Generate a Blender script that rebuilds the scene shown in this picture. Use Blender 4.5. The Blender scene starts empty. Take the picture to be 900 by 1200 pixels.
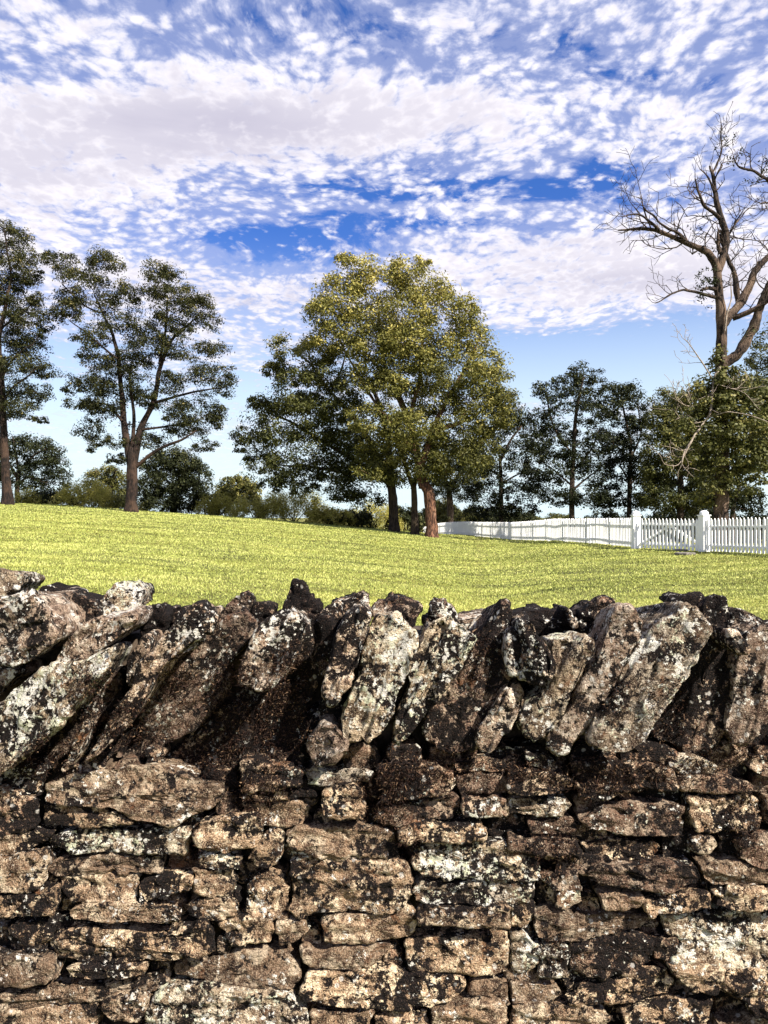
import bpy, math, random
import numpy as np
from mathutils import Vector
from mathutils.bvhtree import BVHTree

random.seed(7)
RNG = np.random.default_rng(7)
SC = bpy.context.scene
COL = SC.collection
R = math.radians

# ------------------------------------------------------------------ camera
CAMZ = 1.5      # eye height, metres
F = 867.0       # focal length in photo pixels (900 x 1200)
HZ = 606.0      # photo row of the eye level
cam_d = bpy.data.cameras.new("camera")
cam = bpy.data.objects.new("camera", cam_d)
COL.objects.link(cam)
cam.location = (0, 0, CAMZ)
cam.rotation_euler = (R(90), 0, 0)
cam_d.sensor_fit = 'VERTICAL'
cam_d.sensor_height = 36.0
cam_d.lens = F / 1200 * 36.0
cam_d.shift_y = (HZ - 600) / 1200.0
cam_d.clip_start = 0.05
cam_d.clip_end = 6000
SC.camera = cam

# ------------------------------------------------------------------ light
SUN_AZ = 50.0   # degrees to the right of straight behind the camera
SUN_EL = 42.0
sun_dir = Vector((math.sin(R(SUN_AZ)) * math.cos(R(SUN_EL)),
                  -math.cos(R(SUN_AZ)) * math.cos(R(SUN_EL)), math.sin(R(SUN_EL))))
sun_d = bpy.data.lights.new("sun", 'SUN')
sun_d.energy = 5.0
sun_d.angle = R(0.5)
sun_d.color = (1.0, 0.93, 0.82)
sun = bpy.data.objects.new("sun", sun_d)
COL.objects.link(sun)
sun.rotation_euler = sun_dir.to_track_quat('Z', 'Y').to_euler()
sun.location = (5, -5, 12)
SC.view_settings.view_transform = 'Standard'
SC.view_settings.look = 'None'
SC.view_settings.exposure = 1.35
SC.view_settings.gamma = 1.0


class NT:
    """small helper for node trees"""
    def __init__(self, nt):
        self.nt = nt
        self.n = nt.nodes
        self.l = nt.links

    def node(self, t, **kw):
        nd = self.n.new(t)
        for k, v in kw.items():
            setattr(nd, k, v)
        return nd

    def put(self, sock, v):
        if isinstance(v, (int, float)):
            sock.default_value = v
        elif isinstance(v, (tuple, list)):
            sock.default_value = tuple(v) if len(sock.default_value) == len(v) else tuple(v) + (1,)
        else:
            self.l.new(v, sock)

    def math(self, op, a, b=0.0, c=None, clamp=False):
        nd = self.node('ShaderNodeMath', operation=op, use_clamp=clamp)
        self.put(nd.inputs[0], a)
        self.put(nd.inputs[1], b)
        if c is not None:
            self.put(nd.inputs[2], c)
        return nd.outputs[0]

    def vmath(self, op, a, b=None):
        nd = self.node('ShaderNodeVectorMath', operation=op)
        self.put(nd.inputs[0], a)
        if b is not None:
            if op == 'SCALE':
                self.put(nd.inputs[3], b)
            else:
                self.put(nd.inputs[1], b)
        return nd.outputs[0]

    def noise(self, vec, scale, detail=4, rough=0.55, dist=0.0, lac=2.0):
        nd = self.node('ShaderNodeTexNoise')
        self.put(nd.inputs['Vector'], vec)
        nd.inputs['Scale'].default_value = scale
        nd.inputs['Detail'].default_value = detail
        nd.inputs['Roughness'].default_value = rough
        nd.inputs['Distortion'].default_value = dist
        nd.inputs['Lacunarity'].default_value = lac
        return nd.outputs[0]

    def voro(self, vec, scale, feature='F1', out='Distance', rnd=1.0):
        nd = self.node('ShaderNodeTexVoronoi', feature=feature)
        self.put(nd.inputs['Vector'], vec)
        nd.inputs['Scale'].default_value = scale
        nd.inputs['Randomness'].default_value = rnd
        return nd.outputs[out]

    def step(self, v, a, b, lo=0.0, hi=1.0):
        nd = self.node('ShaderNodeMapRange', interpolation_type='SMOOTHSTEP')
        self.put(nd.inputs['Value'], v)
        self.put(nd.inputs['From Min'], a)
        self.put(nd.inputs['From Max'], b)
        self.put(nd.inputs['To Min'], lo)
        self.put(nd.inputs['To Max'], hi)
        return nd.outputs[0]

    def mix(self, f, a, b, mode='MIX'):
        nd = self.node('ShaderNodeMix', data_type='RGBA', blend_type=mode)
        self.put(nd.inputs[0], f)
        self.put(nd.inputs[6], a)
        self.put(nd.inputs[7], b)
        return nd.outputs[2]

    def bump(self, h, strength=0.5, dist=0.01, normal=None):
        nd = self.node('ShaderNodeBump')
        self.put(nd.inputs['Height'], h)
        nd.inputs['Strength'].default_value = strength
        nd.inputs['Distance'].default_value = dist
        if normal is not None:
            self.l.new(normal, nd.inputs['Normal'])
        return nd.outputs[0]


# ------------------------------------------------------------------ sky
def build_world():
    w = bpy.data.worlds.new("World")
    SC.world = w
    w.use_nodes = True
    t = NT(w.node_tree)
    t.n.clear()
    out = t.node('ShaderNodeOutputWorld')
    bg = t.node('ShaderNodeBackground')
    bg.inputs['Strength'].default_value = 0.068
    sky = t.node('ShaderNodeTexSky', sky_type='NISHITA', sun_disc=False)
    sky.sun_elevation = R(SUN_EL)
    sky.sun_rotation = math.atan2(sun_dir.x, sun_dir.y)
    sky.air_density = 1.0
    sky.dust_density = 0.6
    sky.ozone_density = 3.0
    tc = t.node('ShaderNodeTexCoord')
    sp = t.node('ShaderNodeSeparateXYZ')
    t.l.new(tc.outputs['Generated'], sp.inputs[0])
    x, y, z = sp.outputs
    zc = t.math('MAXIMUM', z, 0.0)
    # azimuth / elevation tangents of the view direction (ahead of the wall = +Y)
    yy = t.math('MAXIMUM', y, 0.08)
    U = t.math('DIVIDE', x, yy)
    V = t.math('DIVIDE', z, yy)
    # the cloud sheet seen in perspective
    inv = t.math('DIVIDE', 1.0, t.math('ADD', zc, 0.16))
    cx = t.math('MULTIPLY', x, inv)
    cy = t.math('MULTIPLY', y, inv)
    cmb = t.node('ShaderNodeCombineXYZ')
    t.l.new(cx, cmb.inputs[0]); t.l.new(cy, cmb.inputs[1])
    P = cmb.outputs[0]
    warp = t.node('ShaderNodeTexNoise')
    t.l.new(P, warp.inputs['Vector']); warp.inputs['Scale'].default_value = 1.7
    warp.inputs['Detail'].default_value = 3
    wv = t.vmath('SUBTRACT', warp.outputs['Color'], (0.5, 0.5, 0.5))
    Pw = t.vmath('ADD', P, t.vmath('SCALE', wv, 0.35))
    mp = t.node('ShaderNodeMapping')
    t.l.new(Pw, mp.inputs['Vector'])
    mp.inputs['Rotation'].default_value = (0, 0, R(-14))
    mp.inputs['Scale'].default_value = (0.40, 1.0, 1.0)
    big = t.noise(Pw, 1.1, 5, 0.5)
    roll = t.noise(mp.outputs[0], 4.2, 7, 0.55)
    puff = t.noise(Pw, 16.0, 6, 0.62)
    fine = t.noise(Pw, 40.0, 4, 0.6)
    Pc = t.vmath('ADD', P, t.vmath('SCALE', wv, 0.12))
    wn = t.node('ShaderNodeTexNoise'); t.l.new(P, wn.inputs['Vector']); wn.inputs['Scale'].default_value = 22.0
    wn.inputs['Detail'].default_value = 4
    Pc = t.vmath('ADD', Pc, t.vmath('SCALE', t.vmath('SUBTRACT', wn.outputs['Color'], (0.5, 0.5, 0.5)), 0.055))
    cell = t.math('SUBTRACT', 0.42, t.voro(Pc, 33.0))
    cell2 = t.math('SUBTRACT', 0.42, t.voro(Pc, 9.5))

    def g(px, py, sx, sy, amp):
        """soft patch of more or less cover, centred on a direction"""
        u0 = (px - 450) / F; v0 = (HZ - py) / F
        du = t.math('DIVIDE', t.math('SUBTRACT', U, u0), sx / F)
        dv = t.math('DIVIDE', t.math('SUBTRACT', V, v0), sy / F)
        d2 = t.math('ADD', t.math('MULTIPLY', du, du), t.math('MULTIPLY', dv, dv))
        return t.math('MULTIPLY', t.math('EXPONENT', t.math('MULTIPLY', d2, -1.0)), amp)

    def total(items):
        acc = g(*items[0])
        for it in items[1:]:
            acc = t.math('ADD', acc, g(*it))
        return acc

    cover = total([
        (250, 150, 250, 58, 0.40), (30, 190, 170, 80, 0.32), (500, 135, 130, 42, 0.24), (640, 60, 200, 60, .07), (100, 40, 260, 40, .05),
        (120, 330, 190, 60, 0.12), (250, 390, 120, 60, 0.12), (180, 440, 120, 30, 0.06),
        (690, 325, 150, 44, 0.42), (560, 300, 90, 40, 0.12), (620, 370, 70, 26, 0.20), (850, 300, 110, 80, 0.20),
        (860, 140, 100, 60, 0.14),
        (480, 222, 150, 24, -0.15), (720, 212, 120, 28, -0.16), (310, 280, 90, 26, -0.12),
        (540, 265, 130, 14, -0.13), (470, 243, 150, 8, 0.15), (600, 203, 70, 7, 0.10), (360, 262, 90, 8, 0.13), (560, 275, 90, 8, 0.10), (420, 215, 90, 7, 0.08),
        (760, 425, 210, 34, -0.75), (820, 375, 80, 22, -0.25), (640, 430, 70, 30, -0.40),
        (430, 30, 200, 40, -0.03), (60, 30, 160, 45, 0.04), (650, 60, 120, 50, 0.02), (520, 170, 120, 20, 0.08),
        (60, 450, 170, 60, -0.25), (300, 455, 60, 40, -0.15), (830, 100, 50, 14, -0.12),
    ])
    bw = t.math('MULTIPLY', t.math('SUBTRACT', big, 0.5), 0.28)
    rw = t.math('MULTIPLY', t.math('SUBTRACT', roll, 0.5), 0.95)
    pw = t.math('MULTIPLY', t.math('SUBTRACT', puff, 0.5), 0.95)
    fw = t.math('MULTIPLY', t.math('SUBTRACT', fine, 0.5), 0.55)
    fw = t.math('ADD', fw, t.math('ADD', t.math('MULTIPLY', cell, 0.42), t.math('MULTIPLY', cell2, 0.26)))
    dens = t.math('ADD', t.math('ADD', t.math('ADD', bw, rw), t.math('ADD', pw, fw)),
                  t.math('ADD', cover, 0.565))
    a = t.step(dens, 0.34, 0.70)
    veil = t.math('MULTIPLY', t.step(t.math('ADD', cover, t.math('MULTIPLY', t.math('SUBTRACT', t.math('ADD', t.math('MULTIPLY', roll, 0.6), t.math('MULTIPLY', puff, 0.4)), 0.5), 1.1)), -0.12, 0.0), 0.38)
    a = t.math('ADD', a, t.math('MULTIPLY', veil, t.math('SUBTRACT', 1.0, a)))
    a = t.math('MULTIPLY', a, 0.97)
    thick = t.step(t.math('ADD', dens, t.math('MULTIPLY', t.math('SUBTRACT', puff, 0.5), -1.3)), 0.56, 0.98)
    grey = total([(230, 150, 230, 55, 0.5), (700, 330, 130, 20, 0.45), (620, 285, 120, 10, 0.3), (40, 200, 150, 50, 0.3), (300, 345, 120, 30, 0.35)])
    tg = t.math('ADD', t.math('MULTIPLY', thick, 0.42), t.math('MULTIPLY', grey, t.step(t.math('ADD', t.math('MULTIPLY', roll, 0.4), t.math('MULTIPLY', big, 0.6)), 0.30, 0.66)), clamp=True)
    lit = t.mix(t.step(dens, 0.45, 0.85), (4.1, 4.3, 5.6, 1), (6.9, 6.6, 6.8, 1))
    cloud = t.mix(tg, lit, (3.1, 2.95, 3.8, 1))
    # sky blue, deeper overhead
    hs = t.node('ShaderNodeHueSaturation')
    t.l.new(sky.outputs[0], hs.inputs['Color'])
    hs.inputs['Saturation'].default_value = 1.35
    hs.inputs['Value'].default_value = 1.15
    blue = t.mix(1.0, hs.outputs[0], (0.95, 0.66, 0.90, 1), 'MULTIPLY')
    # veil of pale air low down
    low = t.step(z, 0.0, 0.36, 1.0, 0.0)
    low = t.math('POWER', low, 0.80)
    blue = t.mix(t.math('MULTIPLY', low, 1.0), blue, (5.3, 6.5, 6.7, 1))
    a = t.math('MULTIPLY', a, t.math('SUBTRACT', 1.0, t.math('MULTIPLY', t.math('POWER', low, 2.0), 0.75)))
    col = t.mix(a, blue, cloud)
    t.l.new(col, bg.inputs['Color'])
    t.l.new(bg.outputs[0], out.inputs[0])
    try:
        w.cycles.sampling_method = 'MANUAL'
        w.cycles.sample_map_resolution = 512
    except Exception:
        pass


build_world()


# ------------------------------------------------------------------ numpy noise
def _hash(i, j, k, s):
    h = (i * 374761393 + j * 668265263 + k * 2147483647 + s * 1274126177) & 0xFFFFFFFF
    h = ((h ^ (h >> 13)) * 1274126177) & 0xFFFFFFFF
    h = ((h ^ (h >> 16)) * 2246822519) & 0xFFFFFFFF
    return ((h ^ (h >> 15)) & 0xFFFFFF) / float(0xFFFFFF)


def vnoise(P, s=0):
    P = np.asarray(P, dtype=np.float64)
    I = np.floor(P).astype(np.int64)
    f = P - I
    f = f * f * (3 - 2 * f)
    r = 0
    for dx in (0, 1):
        for dy in (0, 1):
            for dz in (0, 1):
                wgt = (f[:, 0] if dx else 1 - f[:, 0]) * (f[:, 1] if dy else 1 - f[:, 1]) * (f[:, 2] if dz else 1 - f[:, 2])
                r = r + wgt * _hash(I[:, 0] + dx, I[:, 1] + dy, I[:, 2] + dz, s)
    return r * 2 - 1


def fbm(P, octv=4, s=0, rough=0.5):
    a, r, tot = 1.0, 0, 0
    for o in range(octv):
        r = r + a * vnoise(P * (2.03 ** o) + o * 17.3, s + o)
        tot += a
        a *= rough
    return r / tot


def cellular(P, s=0, tilt=False):
    tl = np.zeros(len(P))
    I = np.floor(P).astype(np.int64)
    best = np.full(len(P), 9.0); second = np.full(len(P), 9.0); cid = np.zeros(len(P))
    for dx in (-1, 0, 1):
        for dy in (-1, 0, 1):
            for dz in (-1, 0, 1):
                J = I + np.array([dx, dy, dz])
                h1 = _hash(J[:, 0], J[:, 1], J[:, 2], s)
                h2 = _hash(J[:, 0], J[:, 1], J[:, 2], s + 11)
                h3 = _hash(J[:, 0], J[:, 1], J[:, 2], s + 23)
                d = (J[:, 0] + h1 - P[:, 0]) ** 2 + (J[:, 1] + h2 - P[:, 1]) ** 2 + (J[:, 2] + h3 - P[:, 2]) ** 2
                closer = d < best
                second = np.where(closer, best, np.minimum(second, d))
                cid = np.where(closer, h1, cid)
                if tilt:
                    rel = ((P[:, 0] - J[:, 0] - h1) * (h2 - .5) + (P[:, 1] - J[:, 1] - h2) * (h3 - .5) + (P[:, 2] - J[:, 2] - h3) * (h1 - .5)) * 2
                    tl = np.where(closer, rel, tl)
                best = np.minimum(best, d)
    if tilt:
        return np.sqrt(best), np.sqrt(second), cid, tl
    return np.sqrt(best), np.sqrt(second), cid


# ------------------------------------------------------------------ object helpers
def make_mesh(name, V, faces, mat=None, smooth=True, attr=None):
    me = bpy.data.meshes.new(name)
    V = np.asarray(V, dtype=np.float32)
    if isinstance(faces, np.ndarray):
        n = faces.shape[1]
        me.vertices.add(len(V)); me.vertices.foreach_set('co', V.ravel())
        me.loops.add(faces.size); me.loops.foreach_set('vertex_index', faces.astype(np.int32).ravel())
        me.polygons.add(len(faces))
        me.polygons.foreach_set('loop_start', np.arange(0, faces.size, n, dtype=np.int32))
        try:
            me.polygons.foreach_set('loop_total', np.full(len(faces), n, dtype=np.int32))
        except Exception:
            pass
        me.update(calc_edges=True)
    else:
        me.from_pydata(V.tolist(), [], faces)
    if attr is not None:
        at = me.attributes.new('tone', 'FLOAT', 'POINT')
        at.data.foreach_set('value', np.asarray(attr, dtype=np.float32))
    me.polygons.foreach_set('use_smooth', [smooth] * len(me.polygons))
    if mat:
        me.materials.append(mat)
    return me


def link(name, me, parent=None, loc=None, **props):
    o = bpy.data.objects.new(name, me)
    COL.objects.link(o)
    if parent is not None:
        o.parent = parent
    if loc is not None:
        o.location = loc
    for k, v in props.items():
        o[k] = v
    return o


def part(name, V, faces, mat, parent, origin=None, smooth=True, attr=None, **props):
    """child mesh with its own origin; V in world metres, parent unrotated"""
    V = np.asarray(V, dtype=float)
    if origin is None:
        origin = V.mean(axis=0)
    me = make_mesh(name, V - origin, faces, mat, smooth, attr)
    po = np.array(parent.location) if parent is not None else np.zeros(3)
    return link(name, me, parent, tuple(np.array(origin) - po), **props)


def thing(name, loc, label, cat, group=None):
    o = link(name, None, None, tuple(loc))
    o.empty_display_size = 0.2
    o['label'] = label; o['category'] = cat
    if group:
        o['group'] = group
    return o


def W(px, py, Y):
    return np.array([(px - 450) / F * Y, Y, CAMZ - (py - HZ) / F * Y])


# ------------------------------------------------------------------ terrain
_px = np.array([-400, -150, 0, 100, 200, 300, 440, 507, 560, 600, 650, 745, 825, 900, 1050, 1300], float)
_py = np.array([588, 586.5, 589, 594, 601, 608, 620.5, 627, 630, 632.3, 634.3, 640.3, 645.3, 648.5, 656, 668], float)
_yc = np.array([48, 48, 48, 48, 48, 48, 48, 48, 50, 44, 34, 26.5, 23.5, 21, 18, 16], float)
_u = (_px - 450) / F
_z = CAMZ - (_py - HZ) / F * _yc


def ground(x, y):
    x = np.asarray(x, float); y = np.asarray(y, float)
    ys = np.maximum(y, 0.5)
    r = x / np.maximum(ys, 6.0)
    yc = np.interp(r, _u, _yc); zc = np.interp(r, _u, _z)
    tt = np.clip(ys / yc, 0, None)
    near = zc * np.power(np.minimum(tt, 1.0), 1.06)
    d = np.maximum(ys - yc, 0)
    far = -5.0 * (1 - np.exp(-(d / 62.0) ** 2))
    zz = near + far
    return np.where(y < 0.5, np.minimum(zz, zz * np.clip(y / 0.5, 0, 1)), zz)


def gz(x, y):
    return float(ground(np.array([x]), np.array([y]))[0])


# ------------------------------------------------------------------ materials
def new_mat(name):
    m = bpy.data.materials.new(name)
    m.use_nodes = True
    t = NT(m.node_tree)
    b = t.n['Principled BSDF']
    b.inputs['Specular IOR Level'].default_value = 0.25
    return m, t, b


def mat_ground():
    m, t, b = new_mat('grass_ground')
    g = t.node('ShaderNodeNewGeometry')
    P = g.outputs['Position']
    mp = t.node('ShaderNodeMapping'); t.l.new(P, mp.inputs['Vector'])
    mp.inputs['Scale'].default_value = (0.35, 1.0, 1.0)
    n1 = t.noise(mp.outputs[0], 1.3, 5, 0.6)
    n2 = t.noise(P, 9.0, 6, 0.7)
    n3 = t.noise(P, 0.12, 3, 0.5)
    c = t.mix(t.step(n1, 0.35, 0.68), (0.060, 0.062, 0.018, 1), (0.20, 0.20, 0.035, 1))
    c = t.mix(t.step(n2, 0.52, 0.70), c, (0.045, 0.045, 0.016, 1))
    c = t.mix(t.step(n3, 0.40, 0.65, 0.0, 0.35), c, (0.32, 0.29, 0.06, 1))
    t.l.new(c, b.inputs['Base Color'])
    b.inputs['Roughness'].default_value = 0.85
    t.l.new(t.bump(n2, 0.8, 0.05), b.inputs['Normal'])
    return m


def mat_blades():
    m, t, b = new_mat('grass_blades')
    at = t.node('ShaderNodeAttribute', attribute_name='tone')
    f = at.outputs['Fac']
    c = t.mix(t.step(f, 0.05, 0.5), (0.045, 0.055, 0.012, 1), (0.35, 0.39, 0.095, 1))
    c = t.mix(t.step(f, 0.55, 1.0), c, (0.58, 0.57, 0.19, 1))
    t.l.new(c, b.inputs['Base Color'])
    b.inputs['Roughness'].default_value = 0.6
    tr = t.node('ShaderNodeBsdfTranslucent'); t.l.new(c, tr.inputs[0])
    ms = t.node('ShaderNodeMixShader'); ms.inputs[0].default_value = 0.25
    t.l.new(b.outputs[0], ms.inputs[1]); t.l.new(tr.outputs[0], ms.inputs[2])
    t.l.new(ms.outputs[0], t.n['Material Output'].inputs[0])
    return m


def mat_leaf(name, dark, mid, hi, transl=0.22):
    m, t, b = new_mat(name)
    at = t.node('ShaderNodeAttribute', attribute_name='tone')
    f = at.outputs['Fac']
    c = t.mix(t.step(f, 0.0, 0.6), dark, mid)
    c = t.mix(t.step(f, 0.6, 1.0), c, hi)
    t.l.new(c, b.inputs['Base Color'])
    b.inputs['Roughness'].default_value = 0.5
    b.inputs['Specular IOR Level'].default_value = 0.18 if transl > .2 else 0.06
    tr = t.node('ShaderNodeBsdfTranslucent'); t.l.new(c, tr.inputs[0])
    ms = t.node('ShaderNodeMixShader'); ms.inputs[0].default_value = transl
    t.l.new(b.outputs[0], ms.inputs[1]); t.l.new(tr.outputs[0], ms.inputs[2])
    t.l.new(ms.outputs[0], t.n['Material Output'].inputs[0])
    return m


def mat_bark(name, c1, c2, c3, scale=6):
    m, t, b = new_mat(name)
    g = t.node('ShaderNodeNewGeometry')
    mp = t.node('ShaderNodeMapping'); t.l.new(g.outputs['Position'], mp.inputs['Vector'])
    mp.inputs['Scale'].default_value = (1.0, 1.0, 0.22)
    n1 = t.noise(mp.outputs[0], scale * 2.2, 6, 0.7, 0.4)
    n2 = t.noise(g.outputs['Position'], 1.1, 3, 0.5)
    c = t.mix(t.step(n1, 0.44, 0.58), c1, c2)
    c = t.mix(t.step(n2, 0.52, 0.66, 0.0, 0.7), c, c3)
    t.l.new(c, b.inputs['Base Color'])
    b.inputs['Roughness'].default_value = 0.9
    t.l.new(t.bump(n1, 1.0, 0.14), b.inputs['Normal'])
    return m


def mat_stone(name, pale, tan, brown, crust_shade, lichen, green=0.0):
    """crust / lichen : 0..1 amount of black patches, part growth part painted shadow, and pale lichen"""
    m, t, b = new_mat(name)
    g = t.node('ShaderNodeNewGeometry')
    oi = t.node('ShaderNodeObjectInfo')
    off = t.vmath('SCALE', (37.0, 17.0, 29.0), oi.outputs['Random'])
    P = t.vmath('ADD', g.outputs['Position'], off)
    PW = g.outputs['Position']
    n_big = t.noise(P, 9.0, 5, 0.6, 0.6)
    n_mid = t.noise(P, 34.0, 6, 0.65)
    n_fine = t.noise(P, 210.0, 3, 0.7)
    n_spk = t.noise(P, 420.0, 2, 0.6)
    n_pat = t.noise(P, 26.0, 7, 0.68, 0.4)
    bed = t.node('ShaderNodeMapping'); t.l.new(P, bed.inputs['Vector'])
    bed.inputs['Scale'].default_value = (7.0, 7.0, 95.0)
    n_bed = t.noise(bed.outputs[0], 1.0, 4, 0.6, 0.5)
    c = t.mix(t.step(n_mid, 0.40, 0.55), brown, tan)
    c = t.mix(t.step(n_pat, 0.51, 0.59), c, pale)  # cream patches also put bright highlights into the stone colour
    c = t.mix(t.step(n_bed, 0.34, 0.44, 0.55, 0.0), c, (0.05, 0.03, 0.02, 1))
    c = t.mix(t.step(n_fine, 0.40, 0.52, 0.55, 0.0), c, (0.030, 0.018, 0.012, 1))
    c = t.mix(t.step(n_spk, 0.54, 0.62, 0.0, 0.45), c, (0.78, 0.68, 0.50, 1))
    # rust
    n_r = t.noise(P, 15.0, 5, 0.6, 1.0)
    c = t.mix(t.step(n_r, 0.58, 0.70, 0.0, 0.6), c, (0.20, 0.085, 0.035, 1))
    # per-stone tint
    tint = t.mix(oi.outputs['Random'], (0.58, 0.54, 0.53, 1), (1.32, 1.24, 1.14, 1))
    c = t.mix(1.0, c, tint, 'MULTIPLY')
    # black growth across the stones, doubling as near-black shadow put into the colour
    n_c = t.noise(PW, 7.5, 9, 0.72, 0.5)
    n_c2 = t.noise(P, 38.0, 7, 0.72, 0.5)
    n_c3 = t.noise(P, 130.0, 5, 0.7)
    cc = t.math('ADD', t.math('MULTIPLY', n_c, 0.42), t.math('MULTIPLY', n_c2, 0.40))
    cc = t.math('ADD', cc, t.math('MULTIPLY', n_c3, 0.18))
    th = 0.545 - 0.055 * crust_shade
    cc = t.math('ADD', cc, t.math('MULTIPLY', t.math('SUBTRACT', oi.outputs['Random'], 0.5), 0.05))
    cmask = t.step(cc, th, th + 0.018)
    blk = t.mix(t.step(n_spk, 0.50, 0.70), (0.006, 0.005, 0.005, 1), (0.050, 0.030, 0.022, 1))
    c = t.mix(cmask, c, blk)
    # lichen
    n_l = t.noise(PW, 12.0, 8, 0.72, 0.4)
    n_l2 = t.noise(P, 90.0, 5, 0.7)
    ll = t.math('ADD', t.math('MULTIPLY', n_l, 0.5), t.math('MULTIPLY', n_l2, 0.5))
    th = 0.61 - 0.075 * lichen
    lmask = t.step(ll, th, th + 0.02)
    lc = t.mix(t.step(n_mid, 0.45, 0.62, 0.0, green), (0.82, 0.78, 0.70, 1), (0.52, 0.58, 0.26, 1))
    c = t.mix(t.math('MULTIPLY', lmask, 0.9), c, lc)
    # small round lichen rosettes
    vd = t.voro(P, 42.0)
    vm = t.math('MULTIPLY', t.step(vd, 0.16, 0.24, 1.0, 0.0), t.step(t.noise(P, 11.0, 2), 0.54, 0.60))
    c = t.mix(t.math('MULTIPLY', vm, 0.75 * min(1, lichen + .3)), c, (0.72, 0.68, 0.62, 1))
    t.l.new(c, b.inputs['Base Color'])
    b.inputs['Roughness'].default_value = 0.92
    b.inputs['Specular IOR Level'].default_value = 0.15
    h = t.math('ADD', t.math('ADD', t.math('MULTIPLY', n_mid, 0.8), t.math('MULTIPLY', n_bed, 0.35)), t.math('MULTIPLY', n_fine, 0.30))
    h = t.math('ADD', h, t.math('MULTIPLY', n_spk, 0.16))
    h = t.math('ADD', h, t.math('MULTIPLY', cmask, -0.05))
    pit = t.math('MULTIPLY', t.step(t.voro(P, 70.0), 0.12, 0.34, -1.0, 0.0), t.step(n_big, 0.47, 0.56))
    h = t.math('ADD', h, t.math('MULTIPLY', pit, 0.35))
    t.l.new(t.bump(h, 1.0, 0.030), b.inputs['Normal'])
    return m


def mat_plain(name, c1, c2, scale=10, rough=0.6, bump=0.2):
    m, t, b = new_mat(name)
    g = t.node('ShaderNodeNewGeometry')
    n1 = t.noise(g.outputs['Position'], scale, 5, 0.6)
    t.l.new(t.mix(t.step(n1, 0.4, 0.65), c1, c2), b.inputs['Base Color'])
    b.inputs['Roughness'].default_value = rough
    t.l.new(t.bump(n1, bump, 0.01), b.inputs['Normal'])
    return m


M_GROUND = mat_ground()
M_BLADES = mat_blades()
M_STONE = mat_stone('limestone', (0.76, 0.64, 0.47, 1), (0.38, 0.265, 0.175, 1), (0.090, 0.052, 0.034, 1), 0.72, 0.45)
M_STONE_D = mat_stone('limestone_crusted', (0.58, 0.46, 0.34, 1), (0.26, 0.16, 0.11, 1), (0.07, 0.042, 0.03, 1), 1.15, 0.45, 0.3)
M_STONE_L = mat_stone('limestone_lichened', (0.74, 0.67, 0.54, 1), (0.40, 0.32, 0.23, 1), (0.10, 0.065, 0.045, 1), 0.9, 1.15, 0.5)
M_COPE = mat_stone('coping_limestone', (0.82, 0.72, 0.60, 1), (0.44, 0.33, 0.25, 1), (0.095, 0.055, 0.040, 1), 1.0, 0.9, 0.1)
M_COPE_D = mat_stone('coping_crusted_shade', (0.52, 0.42, 0.33, 1), (0.22, 0.14, 0.105, 1), (0.05, 0.030, 0.026, 1), 1.6, 0.5, 0.2)  # near-black, so the shade between slabs is put into the colour
M_CORE = mat_plain('wall_hearting', (0.02, 0.015, 0.01, 1), (0.07, 0.05, 0.035, 1), 30, 0.95, 0.8)
M_MOSS = mat_leaf('dry_moss', (0.010, 0.006, 0.005, 1), (0.045, 0.024, 0.017, 1), (0.19, 0.12, 0.07, 1), 0.1)
M_WHITE = mat_plain('white_paint', (0.80, 0.80, 0.79, 1), (0.84, 0.84, 0.83, 1), 8, 0.5, 0.05)
M_FLAG = mat_plain('path_stone', (0.10, 0.09, 0.08, 1), (0.20, 0.18, 0.16, 1), 12, 0.9, 0.4)

# ------------------------------------------------------------------ ground sheet
def build_ground():
    ys = np.concatenate([-np.geomspace(0.6, 60, 18)[::-1], np.linspace(0.0, 30, 90), np.geomspace(30.5, 90, 80), np.geomspace(94, 4500, 50)])
    rs = np.concatenate([-np.geomspace(1.0, 30, 22)[::-1], np.linspace(-0.97, 0.97, 120), np.geomspace(1.0, 30, 22)])
    V = []
    for yv in ys:
        wdt = np.maximum(abs(yv), 8.0)
        xs = rs * wdt
        zz = ground(xs, np.full(len(xs), yv))
        P = np.stack([xs, np.full(len(xs), yv), zz], 1)
        V.append(P)
    V = np.concatenate(V)
    B = np.stack([V[:, 0] * 0.6, V[:, 1] * 0.6, np.zeros(len(V))], 1)
    V[:, 2] += 0.025 * vnoise(B, 3) * np.clip((V[:, 1] - 3) / 4, 0, 1)
    n = len(rs)
    i, j = np.meshgrid(np.arange(len(ys) - 1), np.arange(n - 1), indexing='ij')
    a = (i * n + j).ravel()
    faces = np.stack([a, a + 1, a + n + 1, a + n], 1)
    o = link('lawn', make_mesh('lawn', V, faces, M_GROUND), None, (0, 0, 0))
    o['kind'] = 'structure'


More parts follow.
